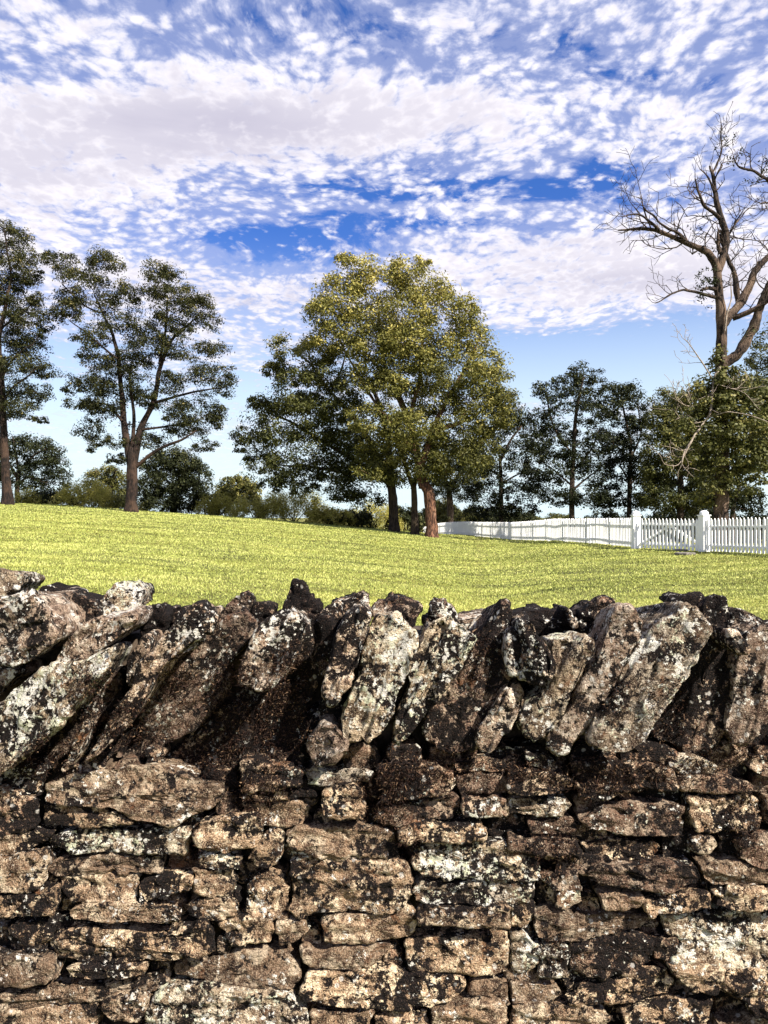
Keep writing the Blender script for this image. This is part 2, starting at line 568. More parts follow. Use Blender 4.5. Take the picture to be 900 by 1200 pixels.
def build_grass():
    N = 460000
    # more, smaller tufts near the wall; fewer, wider ones towards the crest
    y = np.exp(RNG.uniform(math.log(7.5), math.log(56), N))
    r = RNG.uniform(-0.62, 0.62, N)
    x = r * y
    ok = y < np.interp(r, _u, np.where(_px > 540, _yc + 6, _yc + 5))
    x, y = x[ok], y[ok]
    N = len(x)
    z = ground(x, y) + 0.025 * vnoise(np.stack([x * 0.6, y * 0.6, np.zeros(N)], 1), 3) * np.clip((y - 3) / 4, 0, 1)
    P0 = np.stack([x, y, z - 0.004], 1)
    h = RNG.uniform(0.014, 0.042, N) * (0.7 + 0.6 * (y / 30))
    w = RNG.uniform(0.005, 0.013, N) * (y / 11) ** 0.9
    patch = fbm(np.stack([x * 0.25, y * 1.1, np.zeros(N)], 1), 4, 5)
    patch2 = fbm(np.stack([x * 0.9, y * 3.4, np.zeros(N)], 1), 4, 15, 0.65)
    h *= 1 + 0.5 * patch2
    ang = RNG.uniform(0, 2 * math.pi, N)
    side = np.stack([np.cos(ang), np.sin(ang), np.zeros(N)], 1) * w[:, None]
    lean = RNG.normal(0, 0.5, (N, 2)) * h[:, None]
    tip = P0 + np.stack([lean[:, 0], lean[:, 1], h], 1)
    V = np.empty((N, 3, 3))
    V[:, 0] = P0 - side; V[:, 1] = P0 + side; V[:, 2] = tip
    tone = np.clip(0.50 + 0.34 * patch + 0.44 * patch2 + RNG.normal(0, 0.22, N), 0, 1)
    f = np.arange(N * 3).reshape(N, 3)
    me = make_mesh('grass', V.reshape(-1, 3), f, M_BLADES, False, np.repeat(tone, 3))
    o = link('grass', me)
    o['kind'] = 'stuff'; o['label'] = 'sunlit yellow green mown grass blades covering the lawn slope'; o['category'] = 'grass'


build_ground()
build_grass()

# ------------------------------------------------------------------ dry stone wall
WALL_Y = 1.5
wall = thing('dry_stone_wall', (0, WALL_Y + 0.2, 0),
             'long rough dry laid limestone wall topped with slanting coping slabs in the foreground', 'stone wall')
STONE_TRIS = []      # collected for the moss


def smooth_poly(pts, it=2):
    P = np.array(pts, float)
    for _ in range(it):
        Q = np.roll(P, -1, 0)
        P = np.stack([P * 0.75 + Q * 0.25, P * 0.25 + Q * 0.75], 1).reshape(-1, 2)
    return P


def resample(P, n):
    Q = np.vstack([P, P[:1]])
    d = np.r_[0, np.cumsum(np.hypot(*np.diff(Q, axis=0).T))]
    s = np.linspace(0, d[-1], n, endpoint=False)
    return np.stack([np.interp(s, d, Q[:, 0]), np.interp(s, d, Q[:, 1])], 1), d[-1]


def inside(P, q):
    x, y = q
    c = False
    j = len(P) - 1
    for i in range(len(P)):
        if (P[i, 1] > y) != (P[j, 1] > y) and x < (P[j, 0] - P[i, 0]) * (y - P[i, 1]) / (P[j, 1] - P[i, 1]) + P[i, 0]:
            c = not c
        j = i
    return c


def stone(poly, Yf, depth, mat, name='stone', res=2.6, grow=0.0, amp=1.0, tilt=(0, 0), taper=0.9, strata=None, smo=1, seed=None, label=None, parent=None, axis=None, rough=1.0):
    """one stone: outline in wall coordinates (photo rows/columns on the wall's plane), solid with worn edges"""
    seed = seed if seed is not None else random.randint(0, 99999)
    P = smooth_poly(poly, smo)
    L = np.hypot(*np.diff(np.vstack([P, P[:1]]), axis=0).T).sum()
    n = int(min(240, max(24, L / res)))
    P, L = resample(P, n)
    # area centroid
    x0, y0 = P[:, 0], P[:, 1]; x1, y1 = np.roll(x0, -1), np.roll(y0, -1)
    cr = x0 * y1 - x1 * y0
    A = cr.sum() / 2
    c = np.array([((x0 + x1) * cr).sum(), ((y0 + y1) * cr).sum()]) / (6 * A)
    # ragged outline
    tt = np.stack([P[:, 0] / 10.0, P[:, 1] / 10.0, np.full(n, seed * 0.37)], 1)
    rag = fbm(tt, 4, seed, 0.6)
    dr = P - c
    rr = np.hypot(dr[:, 0], dr[:, 1])
    P = c + dr * (1 + (rag * 2.3 * amp * rough + grow) / rr)[:, None]
    rr = np.hypot(*(P - c).T)
    rmin = max(6.0, abs(A) / L * 1.6)
    pxm = Yf / F
    nf = int(max(4, min(30, rmin / res * 1.15)))
    bev = min(4.0, rmin * 0.18) * (0.7 + 0.6 * random.random()) * (0.65 if smo == 0 else 0.85)
    rings = []
    for k in range(nf + 1):
        s = k / nf
        s = s ** 0.85
        rings.append((s, 0.0, 'f'))
    bevm = bev * pxm
    R3 = []
    bulge = (0.05 if axis is None else 0.01) * rmin * pxm
    for (s, _, _) in rings:
        q = c + (P - c) * (s * (1 - bev / rr))[:, None]
        yv = Yf - bulge * (1 - s ** 2.5)
        R3.append((q, np.full(n, yv)))
    for th in (30, 60, 90):
        kx = 1 - bev / rr * (1 - math.sin(R(th)))
        q = c + (P - c) * kx[:, None]
        R3.append((q, np.full(n, Yf + bevm * (1 - math.cos(R(th))))))
    for dk, sc in ((0.02, 1.0), (0.05, 0.995), (0.10, 0.985), (0.3, 0.95), (0.65, taper), (1.0, taper * 0.82)):
        q = c + (P - c) * sc
        R3.append((q, np.full(n, Yf + bevm + depth * dk)))
    V = []
    for q, yv in R3:
        V.append(np.stack([(q[:, 0] - 450) * pxm, yv, CAMZ - (q[:, 1] - HZ) * pxm], 1))
    V = np.concatenate(V)
    cm = np.array([(c[0] - 450) * pxm, Yf, CAMZ - (c[1] - HZ) * pxm])
    V[:, 1] += (V[:, 0] - cm[0]) * tilt[0] + (V[:, 2] - cm[2]) * tilt[1]
    m = len(R3)
    i, j = np.meshgrid(np.arange(m - 1), np.arange(n), indexing='ij')
    a = (i * n + j).ravel(); b = (i * n + (j + 1) % n).ravel()
    quads = np.stack([a, b, b + n, a + n], 1)
    if A < 0:
        quads = quads[:, ::-1]
    # normals
    fn = np.cross(V[quads[:, 2]] - V[quads[:, 0]], V[quads[:, 3]] - V[quads[:, 1]])
    N = np.zeros_like(V)
    for k in range(4):
        np.add.at(N, quads[:, k], fn)
    N[:n] = (0, -1, 0)
    if (N[n * nf // 2:n * (nf + 1), 1]).mean() > 0:
        quads = quads[:, ::-1]; N = -N; N[:n] = (0, -1, 0)
    N /= np.maximum(np.linalg.norm(N, axis=1, keepdims=True), 1e-9)
    Q = V + seed * 0.731
    if axis is not None:
        ax = np.array([axis[0], 0.0, axis[1]]); ac = np.array([axis[1], 0.0, -axis[0]])
        al, cr_ = Q @ ax, Q @ ac
        Q = np.stack([al * 0.45, Q[:, 1], cr_ * 1.05], 1)
        strata = (0.0, 1.0, strata[2]) if strata else None
        amp = amp * 0.85
    d = 0.0035 * fbm(Q * 17, 3, seed) + 0.0050 * fbm(Q * 48, 4, seed + 5, 0.62)
    f1, f2, cid, tl = cellular(Q * np.array([17, 17, 27]) + 0.25 * fbm(Q * 60, 2, seed)[:, None], seed % 50, True)
    d += rough * (0.0050 * (cid - 0.5) + 0.0130 * tl) * np.clip((f2 - f1) * 7, 0, 1)
    g1, g2, _ = cellular(Q * 75, seed % 37)
    mask = np.clip((fbm(Q * 22, 2, seed + 9) - 0.05) * 4, 0, 1)
    d -= 0.0050 * np.clip(0.45 - g1, 0, 1) / 0.45 * mask
    if strata is not None:
        sx, sz, fr = strata      # bedding planes: direction across them, in x and z
        co = Q[:, 0] * sx + Q[:, 2] * sz + 0.012 * vnoise(Q * 12, seed)
        st = vnoise(np.stack([co * fr, Q[:, 0] * 4, Q[:, 2] * 4], 1), seed + 3)
        d += 0.0055 * rough * np.sign(st) * np.abs(st) ** 0.5
    d *= amp
    small = min(1.0, rmin / 14.0)
    d *= 0.45 + 0.55 * small
    V = V + N * d[:, None]
    # merge centre + back cap
    Vc = V[:n].mean(axis=0); V[:n] = Vc
    V = np.vstack([V[n - 1:], V[-n:].mean(axis=0)[None]])
    quads = quads - (n - 1)
    F3 = []
    keep = []
    body = quads[quads.min(axis=1) > 0]
    first = quads[quads.min(axis=1) <= 0]
    tri = []
    for q in first:
        q2 = [max(0, int(v)) for v in q]
        u = []
        for v in q2:
            if v not in u:
                u.append(v)
        if len(u) == 3:
            tri.append(u)
    last = len(V) - 1
    base = last - n
    flip = A < 0
    faces = [tuple(q) for q in body.tolist()] + [tuple(q) for q in tri]
    for k in range(n):
        faces.append((base + k, base + (k + 1) % n, last))
    o = part(name, V, faces, mat, parent or wall, origin=cm)
    if label:
        o['label'] = label
    STONE_TRIS.append((V, faces))
    return o


def tr(crop, pts, s=3.0):
    return [(crop[0] + a / s, crop[1] + b / s) for a, b in pts]


CD, CE, CF = (0, 880), (300, 880), (600, 880)
CA, CB, CC = (0, 640), (300, 640), (600, 640)
# (crop, outline, surface)  s = plain tan, d = black crusted, l = lichened
FACE = [
 (CD, [(150,120),(230,90),(400,68),(530,62),(640,90),(780,130),(790,165),(700,220),(590,255),(480,240),(400,205),(340,195),(230,190),(155,178)], 's'),
 (CD, [(150,192),(330,200),(420,215),(470,245),(350,262),(150,262)], 's'),
 (CD, [(-40,130),(60,150),(125,185),(135,260),(80,285),(0,298),(-40,298)], 'd'),
 (CD, [(-40,306),(60,292),(120,282),(178,292),(150,330),(80,358),(0,378),(-40,382)], 's'),
 (CD, [(158,320),(210,287),(330,275),(470,280),(600,268),(655,275),(662,330),(655,366),(560,363),(400,360),(250,358),(170,345)], 'l'),
 (CD, [(685,290),(700,255),(800,240),(900,235),(930,290),(890,345),(800,358),(720,345),(690,320)], 's'),
 (CD, [(162,400),(230,380),(400,370),(560,375),(568,405),(560,430),(450,425),(300,435),(200,440),(170,425)], 's'),
 (CD, [(-40,395),(30,378),(150,362),(160,400),(155,470),(100,497),(0,507),(-40,507)], 's'),
 (CD, [(205,450),(290,445),(400,440),(470,445),(482,480),(478,530),(400,540),(310,545),(250,530),(220,490)], 's'),
 (CD, [(488,470),(560,450),(670,445),(675,480),(660,500),(560,510),(520,530),(490,535)], 's'),
 (CD, [(-40,520),(80,508),(190,497),(198,540),(190,570),(100,580),(0,590),(-40,590)], 's'),
 (CD, [(235,570),(300,552),(400,547),(500,540),(600,560),(640,590),(600,603),(500,600),(350,605),(260,600),(238,590)], 's'),
 (CD, [(680,420),(750,428),(810,430),(822,470),(810,508),(740,512),(690,480)], 's'),
 (CD, [(690,370),(780,367),(850,380),(840,413),(760,422),(700,408)], 'l'),
 (CD, [(650,545),(720,525),(800,520),(830,545),(825,580),(760,598),(690,590),(660,575)], 's'),
 (CD, [(20,640),(70,605),(150,600),(190,610),(182,650),(160,700),(130,728),(70,726),(30,690)], 's'),
 (CD, [(168,680),(200,650),(330,635),(500,645),(640,620),(720,605),(758,640),(750,688),(690,710),(600,740),(450,745),(300,755),(200,752),(172,720)], 's'),
 (CD, [(-40,735),(60,732),(170,734),(190,770),(195,798),(150,812),(80,832),(0,828),(-40,828)], 's'),
 (CD, [(235,768),(330,768),(430,760),(508,758),(510,790),(430,798),(320,806),(245,798)], 's'),
 (CD, [(610,760),(650,742),(720,748),(760,735),(850,710),(900,708),(1000,714),(1050,742),(1060,800),(1030,832),(950,836),(890,828),(800,818),(700,805),(615,790)], 's'),
 (CD, [(770,610),(850,592),(950,592),(965,640),(950,672),(900,685),(830,690),(790,660)], 's'),
 (CD, [(-40,852),(100,836),(200,822),(350,828),(450,818),(530,804),(560,782),(595,792),(590,820),(530,855),(450,855),(340,882),(200,885),(60,905),(-40,910)], 's'),
 (CD, [(355,900),(400,868),(470,864),(505,872),(510,910),(490,948),(400,952),(360,930)], 's'),
 (CD, [(-40,925),(100,908),(230,898),(330,897),(340,930),(325,1010),(-40,1010)], 's'),
 (CD, [(500,960),(530,890),(600,832),(750,835),(900,850),(1010,855),(1060,885),(1080,960),(1080,1010),(500,1010)], 'l'),
 (CE, [(-42,515),(-20,462),(30,432),(100,440),(112,500),(110,585),(60,592),(0,587),(-32,565)], 's'),
 (CE, [(55,275),(95,268),(92,330),(80,395),(40,410),(0,400),(-30,380),(10,330),(35,300)], 's'),
 (CE, [(-60,45),(60,42),(130,52),(158,80),(165,110),(120,130),(40,140),(-40,135)], 'd'),
 (CE, [(150,70),(200,60),(270,80),(360,60),(400,75),(390,105),(330,105),(240,115),(190,110)], 'l'),
 (CE, [(-40,185),(40,182),(130,187),(190,202),(186,240),(150,260),(50,263),(-40,250)], 's'),
 (CE, [(-40,150),(80,145),(200,140),(210,168),(100,178),(-40,175)], 'd'),
 (CE, [(240,145),(290,122),(350,125),(370,160),(380,210),(375,240),(300,245),(240,230),(225,190)], 's'),
 (CE, [(105,290),(150,270),(300,275),(420,270),(495,300),(505,350),(490,385),(420,388),(330,382),(220,372),(170,350),(115,330)], 's'),
 (CE, [(118,400),(180,380),(330,390),(450,395),(530,410),(550,460),(545,510),(510,550),(430,573),(330,563),(240,577),(150,588),(122,560)], 's'),
 (CE, [(235,602),(270,583),(400,577),(540,558),(558,590),(560,638),(540,658),(430,672),(300,675),(240,667)], 's'),
 (CE, [(75,603),(168,603),(172,640),(140,668),(85,684)], 's'),
 (CE, [(165,700),(230,707),(330,697),(420,687),(472,692),(468,710),(420,740),(360,775),(290,768),(190,762),(170,740)], 's'),
 (CE, [(158,850),(178,792),(250,784),(350,787),(420,762),(520,792),(640,792),(730,802),(738,840),(680,880),(620,903),(500,910),(380,903),(250,888),(170,873)], 's'),
 (CE, [(195,930),(250,925),(330,930),(410,920),(400,960),(380,1010),(195,1010)], 's'),
 (CE, [(422,932),(500,918),(600,922),(600,1010),(422,1010)], 's'),
 (CE, [(505,290),(560,262),(700,252),(793,243),(798,312),(700,315),(600,312),(515,315)], 's'),
 (CE, [(537,340),(650,330),(800,326),(930,340),(1000,395),(1000,448),(880,452),(760,448),(640,440),(590,450),(550,400)], 'l'),
 (CE, [(548,490),(590,458),(700,464),(860,460),(965,462),(975,500),(960,535),(830,547),(700,543),(560,530)], 'l'),
 (CE, [(567,590),(600,550),(700,560),(830,557),(885,556),(885,620),(800,625),(640,622),(577,618)], 's'),
 (CE, [(527,680),(600,658),(760,642),(880,652),(885,700),(880,770),(760,786),(640,786),(545,782),(532,740)], 's'),
 (CE, [(757,822),(830,814),(885,812),(885,886),(770,876)], 's'),
 (CE, [(622,930),(700,903),(800,893),(880,900),(875,1010),(610,1010)], 's'),
 (CE, [(425,200),(520,190),(640,167),(700,160),(718,200),(690,233),(600,248),(500,263),(430,238)], 'd'),
 (CE, [(727,170),(800,168),(878,176),(884,225),(800,232),(732,228)], 'd'),
 (CE, [(700,102),(780,78),(882,84),(884,148),(800,157),(722,150)], 'd'),
 (CE, [(430,60),(500,42),(640,60),(688,82),(680,148),(560,168),(440,180)], 'd'),
 (CE, [(700,40),(800,30),(930,30),(950,65),(840,70),(705,65)], 'd'),
 (CE, [(600,150),(660,152),(700,120),(690,100),(600,110)], 'l'),
 (CF, [(50,12),(110,17),(168,50),(150,68),(60,55)], 'l'),
 (CF, [(-12,84),(60,74),(150,84),(212,97),(212,138),(150,152),(0,153),(-12,150)], 'd'),
 (CF, [(-12,168),(100,167),(198,164),(212,190),(180,222),(80,228),(-12,224)], 'l'),
 (CF, [(60,252),(150,238),(212,238),(222,278),(150,292),(70,288)], 'd'),
 (CF, [(235,240),(300,200),(420,190),(540,182),(600,200),(612,250),(600,300),(520,300),(440,298),(350,283),(250,273)], 'd'),
 (CF, [(618,155),(700,158),(820,163),(880,187),(890,240),(860,273),(760,283),(650,278),(620,215)], 's'),
 (CF, [(220,50),(330,40),(480,60),(570,80),(580,128),(450,148),(330,168),(240,158)], 'd'),
 (CF, [(590,92),(700,88),(830,112),(860,140),(700,145),(600,135)], 'd'),
 (CF, [(555,30),(640,25),(715,50),(700,82),(620,78),(560,55)], 'l'),
 (CF, [(250,330),(350,312),(500,317),(522,335),(490,385),(350,393),(260,388)], 's'),
 (CF, [(-4,312),(80,307),(228,312),(238,378),(120,378),(0,370)], 'd'),
 (CF, [(270,440),(330,407),(500,402),(648,397),(658,430),(640,463),(560,493),(450,498),(330,478),(280,468)], 'd'),
 (CF, [(664,410),(700,392),(800,392),(860,420),(960,430),(960,472),(800,475),(710,472),(677,450)], 's'),
 (CF, [(475,530),(560,512),(698,508),(706,540),(697,556),(590,573),(490,578),(470,560)], 's'),
 (CF, [(714,507),(800,492),(960,488),(960,552),(830,565),(720,548)], 's'),
 (CF, [(155,510),(190,490),(240,495),(245,530),(200,550),(160,545)], 'l'),
 (CF, [(310,515),(370,508),(456,520),(448,550),(330,555)], 's'),
 (CF, [(80,572),(120,557),(200,577),(330,577),(450,592),(510,592),(513,622),(430,637),(320,648),(250,668),(150,662),(90,652),(78,610)], 's'),
 (CF, [(530,592),(650,582),(750,570),(960,573),(960,758),(800,762),(650,745),(565,738),(600,680),(540,640)], 'l'),
 (CF, [(210,690),(300,672),(420,647),(498,672),(488,740),(430,770),(350,790),(240,803),(205,770)], 'd'),
 (CF, [(0,545),(60,522),(83,545),(70,598),(50,622),(0,622)], 's'),
 (CF, [(0,655),(40,642),(98,700),(90,748),(40,786),(0,786)], 'l'),
 (CF, [(100,700),(160,680),(200,700),(195,780),(150,810),(100,790)], 'l'),
 (CF, [(557,762),(640,757),(743,772),(743,828),(720,857),(650,852),(600,818)], 's'),
 (CF, [(752,777),(830,772),(960,777),(960,935),(850,932),(830,890),(780,850),(752,840)], 's'),
 (CF, [(182,850),(230,827),(380,802),(480,782),(548,772),(563,820),(548,862),(450,883),(300,888),(200,873)], 's'),
 (CF, [(0,822),(80,822),(160,832),(172,860),(120,878),(0,886)], 's'),
 (CF, [(0,905),(100,893),(250,898),(340,935),(330,1010),(0,1010)], 's'),
 (CF, [(387,930),(450,903),(600,883),(690,878),(713,910),(700,950),(620,1010),(420,1010)], 's'),
 (CF, [(725,958),(850,948),(960,948),(960,1010),(725,1010)], 's'),
 (CF, [(495,680),(580,652),(590,700),(555,735),(505,728)], 'd'),
 (CF, [(820,300),(960,290),(960,408),(870,413),(800,380)], 'd'),
 (CF, [(640,312),(700,302),(720,330),(690,358),(640,348)], 's'),
 (CF, [(850,20),(960,10),(960,90),(880,85),(830,60)], 'd'),
 (CF, [(898,165),(980,165),(980,270),(900,262)], 'd'),
 (CF, [(90,440),(230,420),(240,480),(150,490)], 'd'),
]
rng_s = random.Random(11)
mats = {'s': M_STONE, 'd': M_STONE_D, 'l': M_STONE_L}
placed = []
for cr, pts, kind in FACE:
    poly = tr(cr, pts)
    Yf = WALL_Y + rng_s.uniform(-0.016, 0.016)
    stone(poly, Yf, rng_s.uniform(0.13, 0.2), mats[kind], smo=0, seed=rng_s.randint(0, 9999), grow=0.9, rough=0.75,
          tilt=(rng_s.uniform(-.10, .10), rng_s.uniform(-.05, .16)), strata=(0.05, 1.0, 75) if rng_s.random() < .75 else None)
    placed.append(np.array(poly))

COPING = [  # crop, outline, surface, how far it stands proud of the wall (m)
 (CA, [(-80,205),(20,175),(110,178),(165,210),(232,305),(190,345),(110,400),(60,420),(0,410),(-80,400)], 'c', 0.05),
 (CA, [(-100,410),(0,418),(66,430),(60,455),(0,500),(-100,560)], 'c', 0.01),
 (CA, [(240,330),(310,270),(400,250),(480,235),(490,275),(400,330),(300,400),(200,440),(170,410)], 'c', 0.035),
 (CA, [(150,430),(290,410),(350,370),(405,335),(422,370),(340,480),(260,560),(180,660),(90,740),(0,808),(-110,890),(-110,650),(0,545),(90,480)], 'l', 0.045),
 (CA, [(440,470),(450,400),(500,312),(525,318),(522,380),(480,465),(445,525)], 'c', 0.0),
 (CA, [(330,540),(400,440),(440,430),(440,525),(400,585),(330,625),(290,655),(240,725),(180,792),(110,815),(80,780),(170,690),(260,600)], 'd', -0.015),
 (CA, [(230,750),(280,640),(310,612),(300,680),(245,785),(205,805)], 'c', 0.005),
 (CA, [(700,200),(750,230),(745,280),(700,320),(620,370),(560,450),(510,530),(470,620),(400,680),(320,760),(265,785),(330,680),(380,600),(450,520),(500,440),(540,370),(600,290),(650,240)], 'c', 0.04),
 (CA, [(850,232),(895,250),(905,300),(850,360),(800,425),(810,480),(740,560),(700,625),(600,690),(500,745),(350,775),(400,690),(480,620),(540,520),(620,415),(690,340),(760,275)], 'd', 0.01),
 (CA, [(700,640),(760,580),(850,540),(880,640),(850,740),(780,800),(640,815),(560,780),(620,700)], 'd', -0.005),
 (CB, [(-60,440),(-20,340),(40,252),(110,242),(165,250),(182,295),(140,370),(120,440),(60,490),(0,505),(-50,490)], 'c', 0.03),
 (CB, [(-60,505),(60,500),(140,480),(170,560),(178,660),(150,740),(50,755),(-60,735),(-95,640)], 'd', 0.0),
 (CB, [(150,380),(180,300),(240,250),(270,270),(278,330),(260,390),(230,460),(190,540),(150,560),(130,480)], 'd', 0.005),
 (CB, [(270,400),(290,320),(330,250),(370,225),(405,240),(395,290),(370,370),(340,450),(300,520),(265,552),(235,520)], 'c', 0.035),
 (CB, [(170,600),(240,560),(300,530),(305,600),(290,640),(230,700),(200,720),(175,690)], 'd', 0.0),
 (CB, [(180,690),(230,630),(290,645),(330,700),(290,750),(210,775),(178,745)], 'c', 0.02),
 (CB, [(400,290),(430,240),(500,245),(550,290),(580,330),(560,400),(520,470),(490,540),(470,620),(430,670),(380,690),(310,695),(295,640),(320,560),(350,480),(370,380)], 'l', 0.03),
 (CB, [(600,290),(640,260),(700,265),(745,290),(765,335),(730,380),(700,430),(650,500),(620,560),(570,630),(520,700),(480,690),(500,600),(540,500),(540,450),(570,370)], 'l', 0.025),
 (CB, [(620,590),(700,470),(760,360),(800,280),(870,200),(892,230),(890,330),(880,400),(890,460),(860,510),(820,570),(800,640),(770,690),(700,730),(640,710),(590,680)], 'd', 0.035),
 (CB, [(862,510),(890,492),(918,560),(898,620),(850,690),(820,735),(783,720),(777,670),(812,620)], 'c', 0.02),
 (CC, [(-5,295),(20,310),(40,360),(38,410),(10,458),(-10,450),(-14,400)], 'c', 0.02),
 (CC, [(30,300),(40,255),(75,270),(90,330),(130,370),(155,410),(145,460),(110,490),(60,485),(18,475),(38,420),(45,380)], 'c', 0.04),
 (CC, [(130,350),(180,320),(250,320),(290,345),(285,380),(250,430),(220,500),(180,580),(140,650),(95,700),(50,670),(20,620),(60,560),(130,510),(165,440)], 'l', 0.02),
 (CC, [(0,480),(40,495),(42,560),(10,620),(-20,600),(-20,540)], 's', 0.0),
 (CC, [(350,230),(400,205),(440,235),(450,270),(440,330),(400,400),(370,470),(330,560),(290,630),(230,700),(190,745),(120,710),(150,650),(210,590),(250,500),(290,430),(320,340)], 'c', 0.025),
 (CC, [(580,250),(600,210),(640,215),(655,250),(695,275),(690,320),(640,380),(600,480),(560,530),(520,590),(480,630),(460,690),(380,735),(320,725),(270,690),(290,620),(350,530),(420,400),(470,310),(510,270)], 'l', 0.045),
 (CC, [(700,190),(730,170),(760,200),(760,260),(750,300),(770,350),(780,420),(760,500),(740,580),(730,650),(660,730),(600,700),(520,690),(490,650),(550,580),(610,500),(650,400),(700,330),(700,270),(670,230)], 'd', 0.015),
 (CC, [(765,310),(790,305),(800,330),(825,365),(780,370)], 'c', 0.03),
 (CC, [(800,390),(830,310),(900,280),(960,290),(960,420),(900,560),(860,640),(820,710),(770,690),(750,640),(780,560),(790,470)], 'c', 0.0),
 (CC, [(900,570),(980,520),(980,690),(880,690),(855,660)], 'd', 0.0),
 (CC, [(480,300),(520,260),(570,260),(520,290),(460,330),(410,420),(380,440),(400,370)], 'd', -0.03),
 (CC, [(185,300),(260,280),(330,270),(330,320),(280,330),(200,320)], 'd', -0.04),
]
BACK = [  # tops of the slabs behind the front row
 (CA, [(-40,90),(50,92),(75,110),(60,150),(20,160),(20,230),(-60,260)], 'l', .10),
 (CA, [(125,170),(160,138),(195,150),(205,200),(200,260),(140,230)], 'd', .10),
 (CA, [(185,190),(250,172),(320,190),(352,210),(345,270),(235,330),(190,260)], 'd', .07),
 (CA, [(355,200),(390,140),(440,130),(490,140),(485,200),(470,250),(380,275),(350,250)], 'l', .10),
 (CA, [(495,250),(530,215),(580,205),(592,250),(570,330),(520,390),(490,310)], 'd', .09),
 (CA, [(600,228),(630,212),(660,232),(640,300),(600,300)], 'd', .12),
 (CA, [(755,245),(800,200),(840,170),(880,170),(890,200),(870,250),(780,320),(745,300)], 'd', .08),
 (CB, [(-10,215),(30,203),(55,225),(60,280),(-10,300)], 'd', .11),
 (CB, [(80,215),(115,170),(132,125),(150,118),(168,150),(185,175),(215,200),(230,250),(200,310),(90,290)], 'd', .09),
 (CB, [(225,240),(270,210),(350,180),(387,185),(380,240),(300,290),(240,290)], 'c', .08),
 (CB, [(400,235),(430,200),(490,185),(580,195),(585,215),(562,240),(560,290),(440,270)], 'd', .07),
 (CB, [(590,270),(605,240),(640,200),(665,195),(700,225),(712,260),(700,290),(610,300)], 'd', .10),
 (CB, [(700,262),(760,250),(820,240),(860,225),(840,270),(780,320),(710,320)], 'c', .12),
 (CC, [(-10,245),(60,228),(190,222),(240,240),(240,320),(120,360),(30,300)], 'd', .09),
 (CC, [(230,245),(300,195),(340,190),(370,212),(360,290),(330,340),(250,330)], 'd', .06),
 (CC, [(440,240),(520,225),(575,232),(560,290),(470,350),(430,310)], 'd', .10),
 (CC, [(560,215),(590,185),(660,180),(690,190),(705,220),(650,240),(600,240)], 'd', .08),
 (CC, [(765,228),(800,222),(850,245),(900,270),(970,290),(970,350),(840,360),(770,300)], 'd', .10),
 (CC, [(190,225),(205,218),(235,280),(215,290)], 'c', .05),
]
cm_ = {'c': M_COPE, 'd': M_COPE_D, 'l': M_STONE_L, 's': M_STONE}
for cr, pts, kind, proud in COPING:
    poly = tr(cr, pts)
    ang = R(38)
    pp = np.array(poly) - np.mean(poly, axis=0)
    ev, evec = np.linalg.eigh(pp.T @ pp)
    axd = evec[:, 1] * (1, -1)
    if kind == 'd': proud -= 0.045
    proud *= 1.3
    stone(poly, WALL_Y - 0.005 - proud, 0.21 + proud, cm_[kind], name='coping_stone', seed=rng_s.randint(0, 9999),
          amp=1.15, grow=1.6 if kind != 'd' else 3.0, axis=(axd[0], axd[1]), tilt=(rng_s.uniform(-.48, -.15), rng_s.uniform(0.0, .15)), taper=0.84,
          strata=(math.sin(ang) * 1.0, -math.cos(ang), 60) if rng_s.random() < .8 else None)
    placed.append(np.array(poly))
for cr, pts, kind, back in BACK:
    Yb = WALL_Y + back
    stone(tr(cr, pts), Yb, 0.14, cm_[kind], name='coping_stone', seed=rng_s.randint(0, 9999), amp=1.2, grow=0.5,
          tilt=(rng_s.uniform(-.2, .2), rng_s.uniform(-.1, .3)), taper=0.8)
    placed.append(np.array(tr(cr, pts)))


